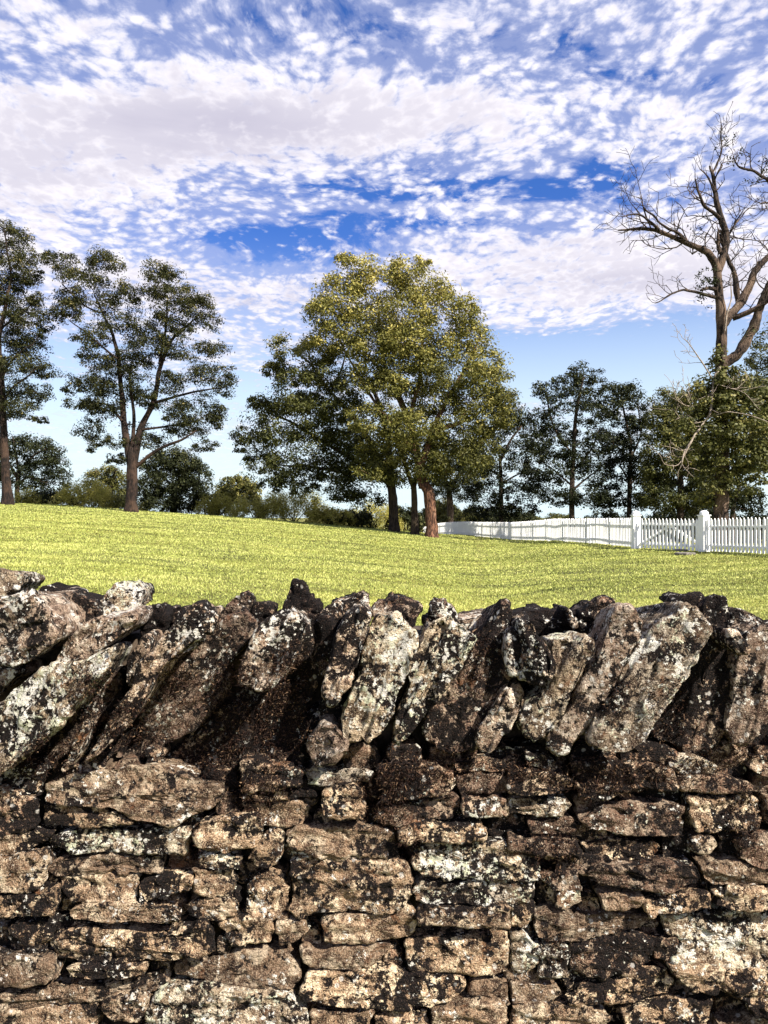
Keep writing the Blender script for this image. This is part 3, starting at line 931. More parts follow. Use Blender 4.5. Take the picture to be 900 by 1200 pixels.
def fill_gaps():
    """small chinking stones in the wider joints"""
    s = 4
    w, h = 232, 84
    occ = np.zeros((h, w), bool)
    gy, gx = np.mgrid[0:h, 0:w]
    X = gx * s - 12.0; Y = gy * s + 872.0
    for P in placed:
        if P[:, 1].max() < 872:
            continue
        ins = np.zeros_like(occ)
        j = len(P) - 1
        for i in range(len(P)):
            with np.errstate(divide='ignore', invalid='ignore'):
                cnd = ((P[i, 1] > Y) != (P[j, 1] > Y)) & (X < (P[j, 0] - P[i, 0]) * (Y - P[i, 1]) / (P[j, 1] - P[i, 1] + 1e-9) + P[i, 0])
            ins ^= cnd
            j = i
        occ |= ins
    count = 0
    for _ in range(70):
        d = np.where(occ, 0, 99).astype(float)
        d[0, :] = 0; d[-1, :] = 0
        for _k in range(16):
            m = d.copy()
            m[1:, :] = np.minimum(m[1:, :], d[:-1, :] + 1); m[:-1, :] = np.minimum(m[:-1, :], d[1:, :] + 1)
            m[:, 1:] = np.minimum(m[:, 1:], d[:, :-1] + 1); m[:, :-1] = np.minimum(m[:, :-1], d[:, 1:] + 1)
            d = m
        k = np.unravel_index(np.argmax(d), d.shape)
        if d[k] < 2.0:
            break
        y0, x0 = k
        # widen sideways while free
        xl = x0
        while xl > 0 and not occ[y0, xl - 1] and x0 - xl < 9: xl -= 1
        xr = x0
        while xr < w - 1 and not occ[y0, xr + 1] and xr - x0 < 9: xr += 1
        hh = d[k] * s * 0.95
        cx = (X[y0, xl] + X[y0, xr]) / 2; hw = max((X[y0, xr] - X[y0, xl]) / 2 - 1, hh * 0.8)
        cy = Y[y0, x0]
        pts = []
        for a in range(9):
            th = a / 9 * 2 * math.pi + rng_s.uniform(-.2, .2)
            q = rng_s.uniform(0.85, 1.05)
            ca, sa = math.cos(th), math.sin(th)
            pts.append((cx + hw * q * math.copysign(abs(ca) ** .6, ca), cy + hh * q * math.copysign(abs(sa) ** .6, sa)))
        stone(pts, WALL_Y + rng_s.uniform(0.012, 0.045), 0.09, M_STONE_D if cy < 990 or rng_s.random() < .4 else M_STONE, res=3.2, seed=rng_s.randint(0, 9999))
        occ[max(0, int(y0 - d[k])):int(y0 + d[k]) + 1, xl:xr + 1] = True
        count += 1
    return count


fill_gaps()


def wall_extension():
    """the same wall carried on to both sides of the frame and down to the ground"""
    pxl, pxr = -560, 1460
    ybot = 606 + CAMZ / WALL_Y * F + 6
    y = 1220.0
    while y < ybot:
        hgt = rng_s.uniform(40, 70)
        x = pxl + rng_s.uniform(0, 50)
        while x < pxr:
            wd = rng_s.uniform(80, 210)
            rect(x, y, wd, hgt); x += wd + 5
        y += hgt + 5
    for (a, b) in ((pxl, -18), (918, pxr)):
        y = 905.0
        while y < 1205:
            hgt = rng_s.uniform(24, 52)
            x = a + (rng_s.uniform(0, 30) if a < 0 else 4)
            while x < b - 50:
                wd = min(rng_s.uniform(60, 190), b - x - 4)
                rect(x, y, wd, hgt); x += wd + 6
            y += hgt + 5
        if a > 0:
            for xq in (868, 905):
                stone([(xq, 890), (xq + 60, 896), (xq + 100, 800), (xq + 118, 738), (xq + 80, 722), (xq + 50, 730), (xq + 22, 800)], WALL_Y + .04, 0.2, M_COPE_D, name='coping_stone', res=8, seed=77 + xq, amp=1.1, taper=.84)
        x = a + 4 if a > 0 else a
        while x < b - 40:
            t = rng_s.uniform(46, 66)
            top = rng_s.uniform(705, 730); lean = rng_s.uniform(60, 100)
            xx = x if a > 0 else x - 70
            pts = [(xx, 895), (xx + t, 898), (xx + t + lean * .55, 810), (xx + t + lean, top + 18), (xx + t * .6 + lean, top), (xx + lean * .95, top + 12), (xx + lean * .4, 800)]
            stone(pts, WALL_Y - rng_s.uniform(-.01, .05), 0.26, rng_s.choice([M_COPE, M_COPE_D, M_COPE]), name='coping_stone', res=9, seed=rng_s.randint(0, 9999), amp=1.1, taper=.84)
            x += t + 3


def rect(x, y, w, h):
    j = lambda k: rng_s.uniform(-k, k)
    pts = [(x + j(3), y + h * .25), (x + w * .15, y + j(3)), (x + w * .5, y + j(4)), (x + w * .85, y + j(3)), (x + w, y + h * .3 + j(5)),
           (x + w + j(4), y + h * .75), (x + w * .85, y + h + j(3)), (x + w * .5, y + h + j(3)), (x + w * .15, y + h + j(3)), (x + j(3), y + h * .75)]
    stone(pts, WALL_Y + rng_s.uniform(-.015, .015), 0.16, M_STONE if rng_s.random() < .7 else M_STONE_D, res=11, seed=rng_s.randint(0, 9999))


wall_extension()


def wall_core():
    xs = np.linspace(-1.78, 1.78, 90)
    # closed cross-section of the hearting and back face
    zc0 = W(0, 893, WALL_Y + .1)[2]
    prof = []
    ztop = CAMZ - (748 - HZ) / F * 1.62
    for z in np.linspace(-0.05, zc0, 24): prof.append((WALL_Y + 0.085, z))
    for z in np.linspace(zc0 + 0.01, ztop, 6): prof.append((WALL_Y + 0.11, z))
    for y in np.linspace(WALL_Y + 0.14, WALL_Y + 0.34, 6): prof.append((y, ztop))
    for z in np.linspace(ztop - .02, -0.05, 26): prof.append((WALL_Y + 0.40, z))
    prof = np.array(prof)
    n = len(prof)
    V = np.concatenate([np.stack([np.full(n, x), prof[:, 0], prof[:, 1]], 1) for x in xs])
    V[:, 1] += 0.02 * fbm(V * 11, 3, 2)
    V[:, 2] += 0.015 * fbm(V * 9 + 5, 3, 4)
    faces = []
    for i in range(len(xs) - 1):
        for k in range(n):
            a, b = i * n + k, i * n + (k + 1) % n
            faces.append((a, b, b + n, a + n))
    faces.append(tuple(range(n))); faces.append(tuple((len(xs) - 1) * n + k for k in range(n))[::-1])
    part('hearting', V, faces, M_CORE, wall, origin=(0, WALL_Y + .25, 0))


wall_core()


def moss():
    allV, allF, off = [], [], 0
    for V, f in STONE_TRIS:
        allV.append(V)
        allF += [tuple(i + off for i in q) for q in f]
        off += len(V)
    allV = np.concatenate(allV)
    bvh = BVHTree.FromPolygons([tuple(v) for v in allV.tolist()], allF)
    # patches of dry moss and dead stems: px, py, rx, ry, tufts
    patches = [(270,820,34,55,1500),(250,880,40,30,900),(330,850,40,50,1500),(340,790,30,40,700),(150,850,60,30,700),(60,880,40,20,350),
               (450,930,35,45,1300),(520,900,60,25,900),(620,905,40,18,500),(700,910,60,25,900),(800,905,50,20,600),(300,930,40,30,700),
               (100,800,30,30,300),(210,800,25,30,400),(480,990,15,25,200),(650,1000,30,30,350),(560,770,25,40,300),(780,830,30,40,300),
               (650,1110,15,20,150),(720,820,15,30,120),(240,1000,20,20,120),(870,960,30,50,400),(40,900,60,16,300),(160,700,60,12,120),(460,700,60,10,120),(860,880,40,14,250)]
    Vs, tones = [], []
    for (px, py, rx, ry, n) in patches:
        for _ in range(n):
            a = rng_s.uniform(0, 6.283); q = math.sqrt(rng_s.random()) * (0.6 + .6 * rng_s.random())
            X = px + math.cos(a) * rx * q; Y = py + math.sin(a) * ry * q
            d = Vector(((X - 450) / F, 1, -(Y - HZ) / F)).normalized()
            hit, nor, idx, dist = bvh.ray_cast(Vector((0, 0, CAMZ)), d, 3.0)
            if hit is None: continue
            if nor.dot(d) > 0: nor = -nor
            for _b in range(4):
                L = rng_s.uniform(0.002, 0.008) * (2.0 if rng_s.random() < .04 else 1)
                dirv = (nor * 0.7 + Vector((rng_s.gauss(0, .7), rng_s.gauss(0, .5), rng_s.gauss(-.2, .7)))).normalized()
                side = dirv.cross(Vector((rng_s.gauss(0, 1), rng_s.gauss(0, 1), rng_s.gauss(0, 1)))).normalized() * rng_s.uniform(0.0004, 0.0013)
                b = hit - nor * 0.001 + Vector((rng_s.gauss(0, .003), 0, rng_s.gauss(0, .003)))
                mid = b + dirv * L * .5 + side * 1.6
                Vs += [b - side, b + side, b + dirv * L * .55 + side, b + dirv * L]
                tn = rng_s.random() ** 2.2
                tones += [tn] * 4
    Vs = np.array([tuple(v) for v in Vs])
    f = np.arange(len(Vs)).reshape(-1, 4)
    part('dry_moss', Vs, f, M_MOSS, wall, origin=(0, WALL_Y, 1), smooth=False, attr=tones, kind='stuff')


moss()

# ------------------------------------------------------------------ trees
def tube(pts, rad, sides=6, cap=True, lump=0.0, seed=0):
    pts = np.asarray(pts, float); rad = np.asarray(rad, float)
    n = len(pts)
    T = np.gradient(pts, axis=0)
    T /= np.maximum(np.linalg.norm(T, axis=1, keepdims=True), 1e-9)
    up = np.array([0.3, 0.9, 0.2])
    A = np.cross(T, up); A /= np.maximum(np.linalg.norm(A, axis=1, keepdims=True), 1e-9)
    B = np.cross(T, A)
    th = np.arange(sides) / sides * 2 * math.pi
    V = pts[:, None, :] + rad[:, None, None] * (np.cos(th)[None, :, None] * A[:, None, :] + np.sin(th)[None, :, None] * B[:, None, :])
    if lump:
        q = V.reshape(-1, 3)
        nn = vnoise(q * 2.2 + seed, 1).reshape(n, sides) * lump * .7 + 0.9 * lump * vnoise(q * np.array([11, 11, 1.6]) + seed, 2).reshape(n, sides)
        V = pts[:, None, :] + (V - pts[:, None, :]) * (1 + nn)[:, :, None]
    V = V.reshape(-1, 3)
    F_ = []
    for i in range(n - 1):
        for k in range(sides):
            a = i * sides + k; b = i * sides + (k + 1) % sides
            F_.append((a, b, b + sides, a + sides))
    if cap:
        V = np.vstack([V, pts[-1:]])
        for k in range(sides):
            F_.append(((n - 1) * sides + k, (n - 1) * sides + (k + 1) % sides, n * sides))
    return V, F_


class Builder:
    def __init__(self): self.V = []; self.F = []; self.o = 0
    def add(self, V, Fc):
        self.V.append(V); self.F += [tuple(i + self.o for i in f) for f in Fc]; self.o += len(V)
    def get(self): return np.concatenate(self.V), self.F


def spline(ctrl, step=0.5):
    """ctrl: list of (pos, radius) -> smooth polyline"""
    P = np.array([c[0] for c in ctrl], float); r = np.array([c[1] for c in ctrl], float)
    if len(P) < 3:
        n = max(2, int(np.linalg.norm(P[-1] - P[0]) / step) + 1)
        t = np.linspace(0, 1, n)[:, None]
        return P[0] * (1 - t) + P[-1] * t, np.interp(t[:, 0], [0, 1], [r[0], r[-1]])
    Pe = np.vstack([2 * P[0] - P[1], P, 2 * P[-1] - P[-2]])
    out, rr = [], []
    for i in range(1, len(Pe) - 2):
        p0, p1, p2, p3 = Pe[i - 1:i + 3]
        n = max(2, int(np.linalg.norm(p2 - p1) / step) + 1)
        for k in range(n):
            t = k / n
            out.append(0.5 * ((2 * p1) + (-p0 + p2) * t + (2 * p0 - 5 * p1 + 4 * p2 - p3) * t * t + (-p0 + 3 * p1 - 3 * p2 + p3) * t ** 3))
            rr.append(r[i - 1] * (1 - t) + r[i] * t)
    out.append(P[-1]); rr.append(r[-1])
    return np.array(out), np.array(rr)


def leaves_at(centres, radii, flat, per, size, rs, outward, aspect=0.42, hang=0.25):
    """small leaf blades spread through puffs (centre, radius); returns verts, quads, tone"""
    n = len(centres) * per
    C = np.repeat(centres, per, axis=0); Rr = np.repeat(radii, per)
    D = rs.normal(0, 1, (n, 3)); D /= np.linalg.norm(D, axis=1, keepdims=True)
    rad = rs.random(n) ** 0.45
    off = D * (rad * Rr)[:, None]
    off[:, 2] *= flat
    off[:, 2] -= hang * (off[:, 0] ** 2 + off[:, 1] ** 2) / np.maximum(Rr, .01) * 0.6
    P = C + off
    sz = size * rs.uniform(0.6, 1.35, n)
    nrm = D * 0.95 + outward + rs.normal(0, 0.45, (n, 3)); nrm[:, 2] += 0.45
    nrm /= np.linalg.norm(nrm, axis=1, keepdims=True)
    a = rs.normal(0, 1, (n, 3)); a -= nrm * (a * nrm).sum(1, keepdims=True); a /= np.linalg.norm(a, axis=1, keepdims=True)
    b = np.cross(nrm, a)
    V = np.empty((n, 4, 3))
    V[:, 0] = P - a * sz[:, None] * .5
    V[:, 1] = P + b * (sz * aspect * .5)[:, None] - a * (sz * .06)[:, None] - nrm * (sz * .06)[:, None]
    V[:, 2] = P + a * sz[:, None] * .5 - nrm * (sz * .10)[:, None]
    V[:, 3] = P - b * (sz * aspect * .5)[:, None] - a * (sz * .06)[:, None] + nrm * (sz * .03)[:, None]
    return V.reshape(-1, 3), n


M_BARK = mat_bark('brown_bark', (0.008, 0.006, 0.005, 1), (0.038, 0.023, 0.017, 1), (0.07, 0.042, 0.028, 1))
M_BARK_R = mat_bark('reddish_bark', (0.045, 0.022, 0.015, 1), (0.22, 0.11, 0.065, 1), (0.32, 0.19, 0.12, 1))
M_BARK_D = mat_bark('dark_bark', (0.018, 0.013, 0.010, 1), (0.065, 0.045, 0.032, 1), (0.09, 0.065, 0.04, 1))
M_BARK_G = mat_bark('dead_grey_bark', (0.008, 0.006, 0.005, 1), (0.075, 0.050, 0.036, 1), (0.17, 0.115, 0.08, 1))
M_BARK_P = mat_bark('bleached_wood', (0.24, 0.19, 0.15, 1), (0.42, 0.35, 0.28, 1), (0.38, 0.32, 0.25, 1))
L_GOLD = mat_leaf('golden_green_leaf', (0.030, 0.036, 0.010, 1), (0.155, 0.148, 0.034, 1), (0.50, 0.42, 0.12, 1))
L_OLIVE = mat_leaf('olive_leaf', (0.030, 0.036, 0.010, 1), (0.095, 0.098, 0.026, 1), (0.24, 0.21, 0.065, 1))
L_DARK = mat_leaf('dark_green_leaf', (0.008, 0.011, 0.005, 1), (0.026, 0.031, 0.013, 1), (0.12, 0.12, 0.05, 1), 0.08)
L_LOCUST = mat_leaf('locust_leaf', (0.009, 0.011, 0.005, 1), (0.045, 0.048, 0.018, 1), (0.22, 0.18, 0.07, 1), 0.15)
L_SHRUB = mat_leaf('yellow_shrub_leaf', (0.12, 0.12, 0.025, 1), (0.44, 0.40, 0.09, 1), (0.72, 0.62, 0.22, 1), .45)  # leaf colour lifted to stand in for sunlight that the tree shade blocks


def tree(name, label, cat, Y, crop, trunk, limbs, blobs, leafmat, barkmat, puff_r=0.62, puff_n=1.0, per=60, leaf=0.17,
         flat=0.75, depth=1.0, fill=1.0, group=None, seed=1, tone_mid=0.42, limb_jit=0.0, top_sun=0.25, hang=0.25, base_py=None, shell=0.35, twig=0.012):
    """trunk / limbs: polylines (x, y, half-width) in a crop of the photo; blobs: (x, y, rx, ry) parts of the crown"""
    ox, oy, s = crop
    rs = np.random.default_rng(seed)
    k = Y / F
    def wp(cx, cy, dy=0.0):
        p = W(ox + cx / s, oy + cy / s, Y); p[1] += dy; return p
    bx = wp(*trunk[0][:2])
    base = np.array([bx[0], Y, gz(bx[0], Y)])
    root = thing(name, base, label, cat, group)
    sk_pts, sk_par, sk_rad = [], [], []
    bd = Builder()
    lines = []
    for li, ln in enumerate([trunk] + limbs):
        ctrl = []
        dd = 0 if li == 0 else (rs.uniform(0.4, 3.0) if puff_r > .6 else rs.uniform(-1.2, 1.6))
        for q, nd in enumerate(ln):
            f = q / max(1, len(ln) - 1)
            ctrl.append((wp(nd[0], nd[1], dd * f), nd[2] / s * k))
        if li == 0:
            r0 = ctrl[0][1]
            ctrl = [(np.array([base[0], Y, base[2] - 0.25]), r0 * 1.55), (np.array([base[0], Y, base[2] + 0.18]), r0 * 1.22), (np.array([base[0], Y, base[2] + .6]), r0 * 1.04)] + \
                   [c for c in ctrl if c[0][2] > base[2] + 1.0]
        P, r = spline(ctrl, 0.35)
        jit = fbm(np.stack([P[:, 2] * .8, P[:, 0] * .8, np.full(len(P), li * 7.7 + seed)], 1), 2, seed)[:, None] * np.array([[.12, .12, .04]]) * (0 if li == 0 else 1)
        P = P + jit * np.linspace(0, 1, len(P))[:, None]
        V, Fc = tube(P, r, 30 if li == 0 else 10, True, 0.16, seed + li)
        bd.add(V, Fc)
        lines.append((P, r))
    SK = np.concatenate([l[0] for l in lines]); SR = np.concatenate([l[1] for l in lines])
    # puffs
    C, RR = [], []
    for bl in blobs:
        cx, cy, rx, ry = bl[:4]
        dens = bl[4] if len(bl) > 4 else 1.0
        c = wp(cx, cy); wx = rx / s * k; wz = ry / s * k; wy = (wx * .6 + wz * .5) * depth
        cyo = rs.uniform(-1, 1) * wy * 0.5
        n = max(1, int(puff_n * dens * 5.2 * (wx * wz * wy) ** (2 / 3.) / (puff_r ** 2)))
        D = rs.normal(0, 1, (n, 3)); D /= np.linalg.norm(D, axis=1, keepdims=True)
        rad = (shell + (1 - shell) * rs.random(n)) ** 0.6
        q = D * rad[:, None] * np.array([wx, wy, wz]) * fill * .92
        C.append(c + q + np.array([0, cyo, 0])); RR.append(puff_r * rs.uniform(.6, 1.3, n) * min(1.0, max(0.45, wz / puff_r * .9)))
    C = np.concatenate(C); RR = np.concatenate(RR)
    ok = C[:, 2] > gz(base[0], Y) + 0.3
    C, RR = C[ok], RR[ok]
    # twigs: nearest-first growth from the skeleton
    nodes = [p for p in SK]; order = np.argsort([np.min(np.linalg.norm(SK - c, axis=1)) for c in C])
    nodes = np.array(nodes); nrad = SR.copy()
    for idx in order:
        c = C[idx]
        dist = np.linalg.norm(nodes - c, axis=1) + 0.6 * np.maximum(0, nodes[:, 2] - c[2]) + np.where(nrad < .02, 0.25, 0)
        j = int(np.argmin(dist)); p = nodes[j]
        L = np.linalg.norm(c - p)
        if L < 0.15: continue
        r0 = min(nrad[j] * .7, 0.012 + 0.010 * L)
        r0 = max(r0, twig)
        m1 = p + (c - p) * .4 + np.array([rs.normal(0, .06) * L, rs.normal(0, .06) * L, .08 * L])
        m2 = p + (c - p) * .75 + np.array([rs.normal(0, .05) * L, rs.normal(0, .05) * L, .06 * L])
        P = np.array([p, m1, m2, c]); r = np.array([r0, r0 * .8, r0 * .6, r0 * .35])
        V, Fc = tube(P, r, 4, False)
        bd.add(V, Fc)
        nodes = np.vstack([nodes, m1, m2, c]); nrad = np.r_[nrad, r0 * .8, r0 * .6, r0 * .4]
    V, Fc = bd.get()
    part('trunk', V, Fc, barkmat, root, origin=base)
    cen = C.mean(axis=0)
    V, n = leaves_at(C, RR, flat, per, leaf, rs, np.array([0, 0, 0.0]), hang=hang)
    ctone = rs.normal(0, .10, len(C))
    tone = np.repeat(ctone, per) + rs.normal(0, .16, n) + tone_mid
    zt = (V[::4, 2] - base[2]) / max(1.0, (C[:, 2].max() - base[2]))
    tone = tone + top_sun * (zt - 0.5)  # sunlight on the upper crown put into the leaf tone
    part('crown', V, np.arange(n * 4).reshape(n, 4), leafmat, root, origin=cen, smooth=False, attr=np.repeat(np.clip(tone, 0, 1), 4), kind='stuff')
    print(name, 'leaves', n)
    return root


T1 = (0, 240, 3.0)
T2 = (260, 280, 900 / 380)
T3 = (600, 120, 667 / 300)

tree('locust_tree', 'tall airy tree with a forked trunk standing alone left of the big golden tree', 'tree', 45, T1,
     [(462,1072,19),(464,1010,18),(464,950,18),(465,910,17),(463,870,13),(462,845,6)],
     [[(460,925,12),(450,870,13),(430,760,11),(420,650,9),(405,520,7),(375,430,5),(345,370,4),(310,300,2.5)],
      [(468,920,12),(478,860,14),(495,780,11),(540,680,9),(560,560,7),(600,470,5),(650,420,3.5),(700,370,2)],
      [(466,850,8),(466,740,6),(448,640,5),(440,560,3)],
      [(480,920,7),(540,875,6),(590,850,5),(650,830,4),(700,800,2)],
      [(500,790,5),(560,780,3.5),(640,765,2.5)],
      [(530,700,6),(600,672,4.5),(680,645,3.5),(780,625,2)],
      [(350,380,3.5),(290,350,2.5),(220,280,2)],
      [(410,540,4),(340,480,3),(270,420,2)],
      [(560,560,5),(570,420,4),(565,300,2.5)],
      [(430,760,5),(370,700,3.5),(300,690,2)]],
     [(225,205,70,32),(175,190,40,22),(350,190,65,40),(400,200,40,35),(300,265,90,42),(440,310,62,42),(235,310,65,35),(370,330,60,35),(250,370,60,35),(215,385,60,25),(400,410,80,34),(320,470,70,30),
      (560,235,55,45),(600,240,45,30),(610,320,100,50),(540,300,40,40),(690,360,70,55),(730,400,45,35),(560,410,60,35),(640,430,60,30),(520,470,80,35),(330,545,75,32),(440,550,100,50),(590,510,80,36),(740,500,62,38),
      (300,610,90,36),(250,640,45,20),(420,650,110,34),(600,610,50,30),(740,590,110,36),(800,640,50,30),(290,700,75,26),(380,715,90,28),(540,690,60,25),(690,720,120,44),(760,760,45,26),(640,760,60,30),
      (320,800,60,28),(410,830,60,24),(520,820,60,34),(650,790,80,28),(720,845,50,26),(400,890,60,22),(330,850,40,20),
      (340,300,150,90,.22),(600,330,120,110,.2),(430,470,170,110,.27),(620,520,150,120,.2),(420,640,190,90,.28),(650,690,150,100,.22),(400,770,130,70,.2)],
     L_LOCUST, M_BARK, puff_r=0.55, puff_n=1.5, per=72, leaf=0.145, flat=0.6, seed=21, hang=.5, top_sun=.35, tone_mid=.36)

tree('locust_tree', 'tall narrow airy tree with a bare lower trunk at the left edge of the photo', 'tree', 45, T1,
     [(25,1045,17),(22,980,15),(18,900,13),(12,780,12),(5,640,11),(0,560,10)],
     [[(0,560,9),(-2,480,8),(12,400,7),(28,330,5),(40,250,4),(30,160,3),(20,90,2)],
      [(2,620,5),(40,560,4),(90,520,3),(130,500,2)],
      [(8,700,5),(50,650,4),(100,620,3),(150,590,2)],
      [(10,430,4),(60,380,3),(110,330,2)], [(0,560,6),(-40,480,5),(-90,400,3),(-110,300,2)], [(5,700,5),(-50,640,3),(-110,600,2)]],
     [(15,70,40,28),(50,110,52,40),(0,160,80,45),(70,200,70,40),(20,260,80,50),(90,250,50,30),(120,235,35,22),(40,330,90,36),(110,320,45,25),(110,400,80,38),(150,450,40,20),(55,400,60,30),(20,450,65,40),(100,490,80,40),
      (60,560,110,40),(150,580,50,30),(40,640,90,36),(130,650,50,32),(80,710,75,34),(130,750,35,20),(30,740,50,24),
      (-80,200,80,50),(-90,300,80,50),(-100,420,90,50),(-90,540,100,50),(-100,640,90,40),(-70,100,50,40),
      (20,200,110,140,.15),(50,420,120,140,.15),(60,620,110,120,.15),(-60,400,120,200,.15)],
     L_LOCUST, M_BARK, puff_r=0.55, puff_n=1.5, per=72, leaf=0.145, flat=0.6, seed=22, hang=.5, top_sun=.3, tone_mid=.36)

tree('round_tree', 'low dark round-headed tree behind the trunk at the left edge of the photo', 'tree', 62, T1,
     [(62,1060,9),(60,1000,8),(66,940,7)],
     [[(66,940,6),(110,880,4),(160,850,2)],[(62,960,6),(20,900,4),(-20,860,2)],[(64,980,4),(110,960,3),(180,980,2)],[(66,940,5),(60,850,3),(60,810,1)]],
     [(40,840,80,50),(100,850,80,50),(160,870,70,50),(210,920,50,50),(130,930,80,45),(40,920,80,60),(190,985,60,40),(100,985,60,30),(-50,880,80,70),(-40,960,80,50),(230,960,25,30),(190,1030,30,20)],
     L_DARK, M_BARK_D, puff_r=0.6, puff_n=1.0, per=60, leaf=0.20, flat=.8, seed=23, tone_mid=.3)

tree('round_tree', 'dense dark bushy tree behind and right of the forked airy tree', 'tree', 56, T1,
     [(610,1100,9),(608,1040,8),(606,990,7)], [[(606,990,5),(560,940,3),(530,900,2)],[(606,990,5),(660,930,3),(690,900,2)]],
     [(600,880,70,30),(560,920,70,45),(650,910,80,45),(700,950,50,50),(600,970,100,50),(530,1000,60,50),(670,1010,80,50),(590,1050,90,35),(700,1060,60,35),(520,1060,40,30),(620,1090,80,20)],
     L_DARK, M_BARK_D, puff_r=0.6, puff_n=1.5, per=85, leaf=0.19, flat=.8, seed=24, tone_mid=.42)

tree('round_tree', 'rounded olive bush behind and left of the forked airy tree', 'tree', 55, T1,
     [(390,1090,7),(390,1030,6),(392,980,5)], [[(392,980,4),(350,940,2)],[(392,980,4),(430,930,2)]],
     [(380,945,55,28),(340,970,50,35),(420,970,55,40),(380,1020,80,40),(330,1030,50,30),(440,1030,45,35),(400,1070,60,25)],
     L_OLIVE, M_BARK_D, puff_r=0.5, puff_n=1.3, per=80, leaf=0.17, flat=.8, seed=25, tone_mid=.5)

gold_blobs = [(380,75,50,34),(345,60,25,20),(520,80,62,32),(560,60,25,15),(440,125,100,42),(330,150,66,44),(585,145,66,44),(660,200,62,42),(700,190,20,15),(290,210,62,44),(400,200,90,55),(520,210,90,55),
 (290,270,62,44),(420,290,80,56),(560,290,100,56),(680,270,72,46),(735,340,54,44),(640,370,95,56),(400,375,56,40),(500,380,80,44),(770,400,46,52),(700,440,86,56),(590,440,86,56),(450,410,56,40),(420,500,76,56),
 (530,530,86,56),(660,540,86,64),(755,490,54,54),(450,590,76,44),(560,620,76,44),(660,625,76,44),(725,580,50,50),(400,640,56,30),(800,460,24,40),(510,300,90,80)]
tree('spreading_tree', 'big broad tree with a golden olive crown and a pale reddish trunk', 'tree', 44, T2,
     [(583,820,16),(580,780,15),(578,740,15),(572,700,15),(560,680,14)],
     [[(560,690,13),(545,600,12),(520,500,10),(480,400,8),(450,320,6),(440,220,4),(430,120,2)],
      [(550,640,10),(590,520,8),(640,420,6),(690,330,4),(720,260,2)],
      [(545,600,8),(480,520,6),(420,440,4),(370,350,3),(320,260,2)],
      [(520,500,7),(550,380,6),(560,260,4),(560,140,2)], [(480,400,4),(430,340,4),(390,290,3)],
      [(580,540,6),(680,500,5),(760,450,3)]],
     gold_blobs, L_GOLD, M_BARK_R, puff_r=0.72, puff_n=1.62, per=120, leaf=0.175, flat=.72, seed=31, tone_mid=.46, top_sun=.5, hang=.35, shell=.55)

tree('spreading_tree', 'dark open-crowned tree spreading left of the big golden tree, on a straight dark trunk', 'tree', 47, T2,
     [(478,812,13),(477,770,13),(474,720,13),(470,680,12)],
     [[(470,690,11),(430,600,9),(370,500,7),(300,420,5),(240,340,3),(190,300,2)],
      [(465,680,8),(380,620,6),(280,560,5),(180,500,4),(110,470,2)],
      [(460,660,6),(360,650,5),(240,630,4),(140,620,2),(70,560,1.5)],
      [(470,680,10),(460,560,8),(430,440,6),(400,380,3)], [(300,430,4),(330,350,3),(340,290,2)]],
     [(180,290,62,28),(150,340,40,24),(260,320,80,40),(200,380,90,34),(130,360,35,22),(290,390,70,40),(90,450,50,22),(190,470,100,34),(320,470,80,46),(60,545,42,26),(45,580,25,14),(150,545,80,34),(260,540,80,40),
      (350,560,80,50),(110,620,60,24),(190,650,70,30),(300,640,80,34),(390,600,60,50),(130,680,50,20),(230,690,60,22),(340,690,60,36),(400,720,60,34),(440,650,60,50),(340,300,50,40),(380,420,40,60),(230,440,60,22),(220,540,190,130,.45),(330,620,120,90,.6),(150,630,90,60,.5),(250,420,150,110,.35)],
     L_OLIVE, M_BARK_D, puff_r=0.66, puff_n=1.35, per=84, leaf=0.18, flat=.66, seed=32, tone_mid=.26, top_sun=.85, hang=.4)

tree('spreading_tree', 'shaded tree on a thin dark trunk between the dark trunk and the reddish trunk', 'tree', 46, T2,
     [(536,815,10),(535,770,9),(534,720,9),(532,680,8)],
     [[(532,690,7),(500,600,5),(470,520,3)],[(532,690,7),(560,600,5),(600,520,3)]],
     [(490,560,90,60),(570,560,90,60),(520,640,100,50),(450,640,50,50),(600,650,60,40)],
     L_OLIVE, M_BARK_D, puff_r=0.7, puff_n=.9, per=70, leaf=0.2, flat=.7, seed=33, tone_mid=.4)
tree('background_tree', 'dark tree behind the big golden tree, its trunk just right of the reddish trunk', 'tree', 82, T2,
     [(634,790,9),(634,750,9),(632,710,8),(628,690,7)],
     [[(628,690,7),(600,620,5),(580,560,3)],[(630,700,7),(670,640,5),(700,590,3)]],
     [(640,600,90,60),(700,630,60,50),(610,690,50,34),(680,700,50,40),(640,660,80,40)],
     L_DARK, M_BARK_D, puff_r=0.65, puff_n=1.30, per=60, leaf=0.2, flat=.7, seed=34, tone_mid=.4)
tree('background_tree', 'dark tree with a slim straight trunk behind the white fence, right of the golden tree', 'tree', 57, T2,
     [(775,800,6),(775,720,6),(774,650,5),(772,600,4)],
     [[(772,620,4),(800,560,3),(830,520,2)],[(774,680,3),(830,650,2),(880,640,1)],[(773,660,3),(730,620,2)]],
     [(800,500,60,44),(840,530,40,40),(760,560,60,50),(830,590,60,44),(870,620,40,40),(810,660,60,44),(740,650,50,50),(860,690,30,30),(720,700,50,36),(790,720,60,34),(760,755,60,26),(700,760,50,26),(840,755,50,20),(890,560,25,30),(820,470,30,25)],
     L_DARK, M_BARK_D, puff_r=0.6, puff_n=0.98, per=62, leaf=0.2, flat=.7, seed=35, tone_mid=.3)
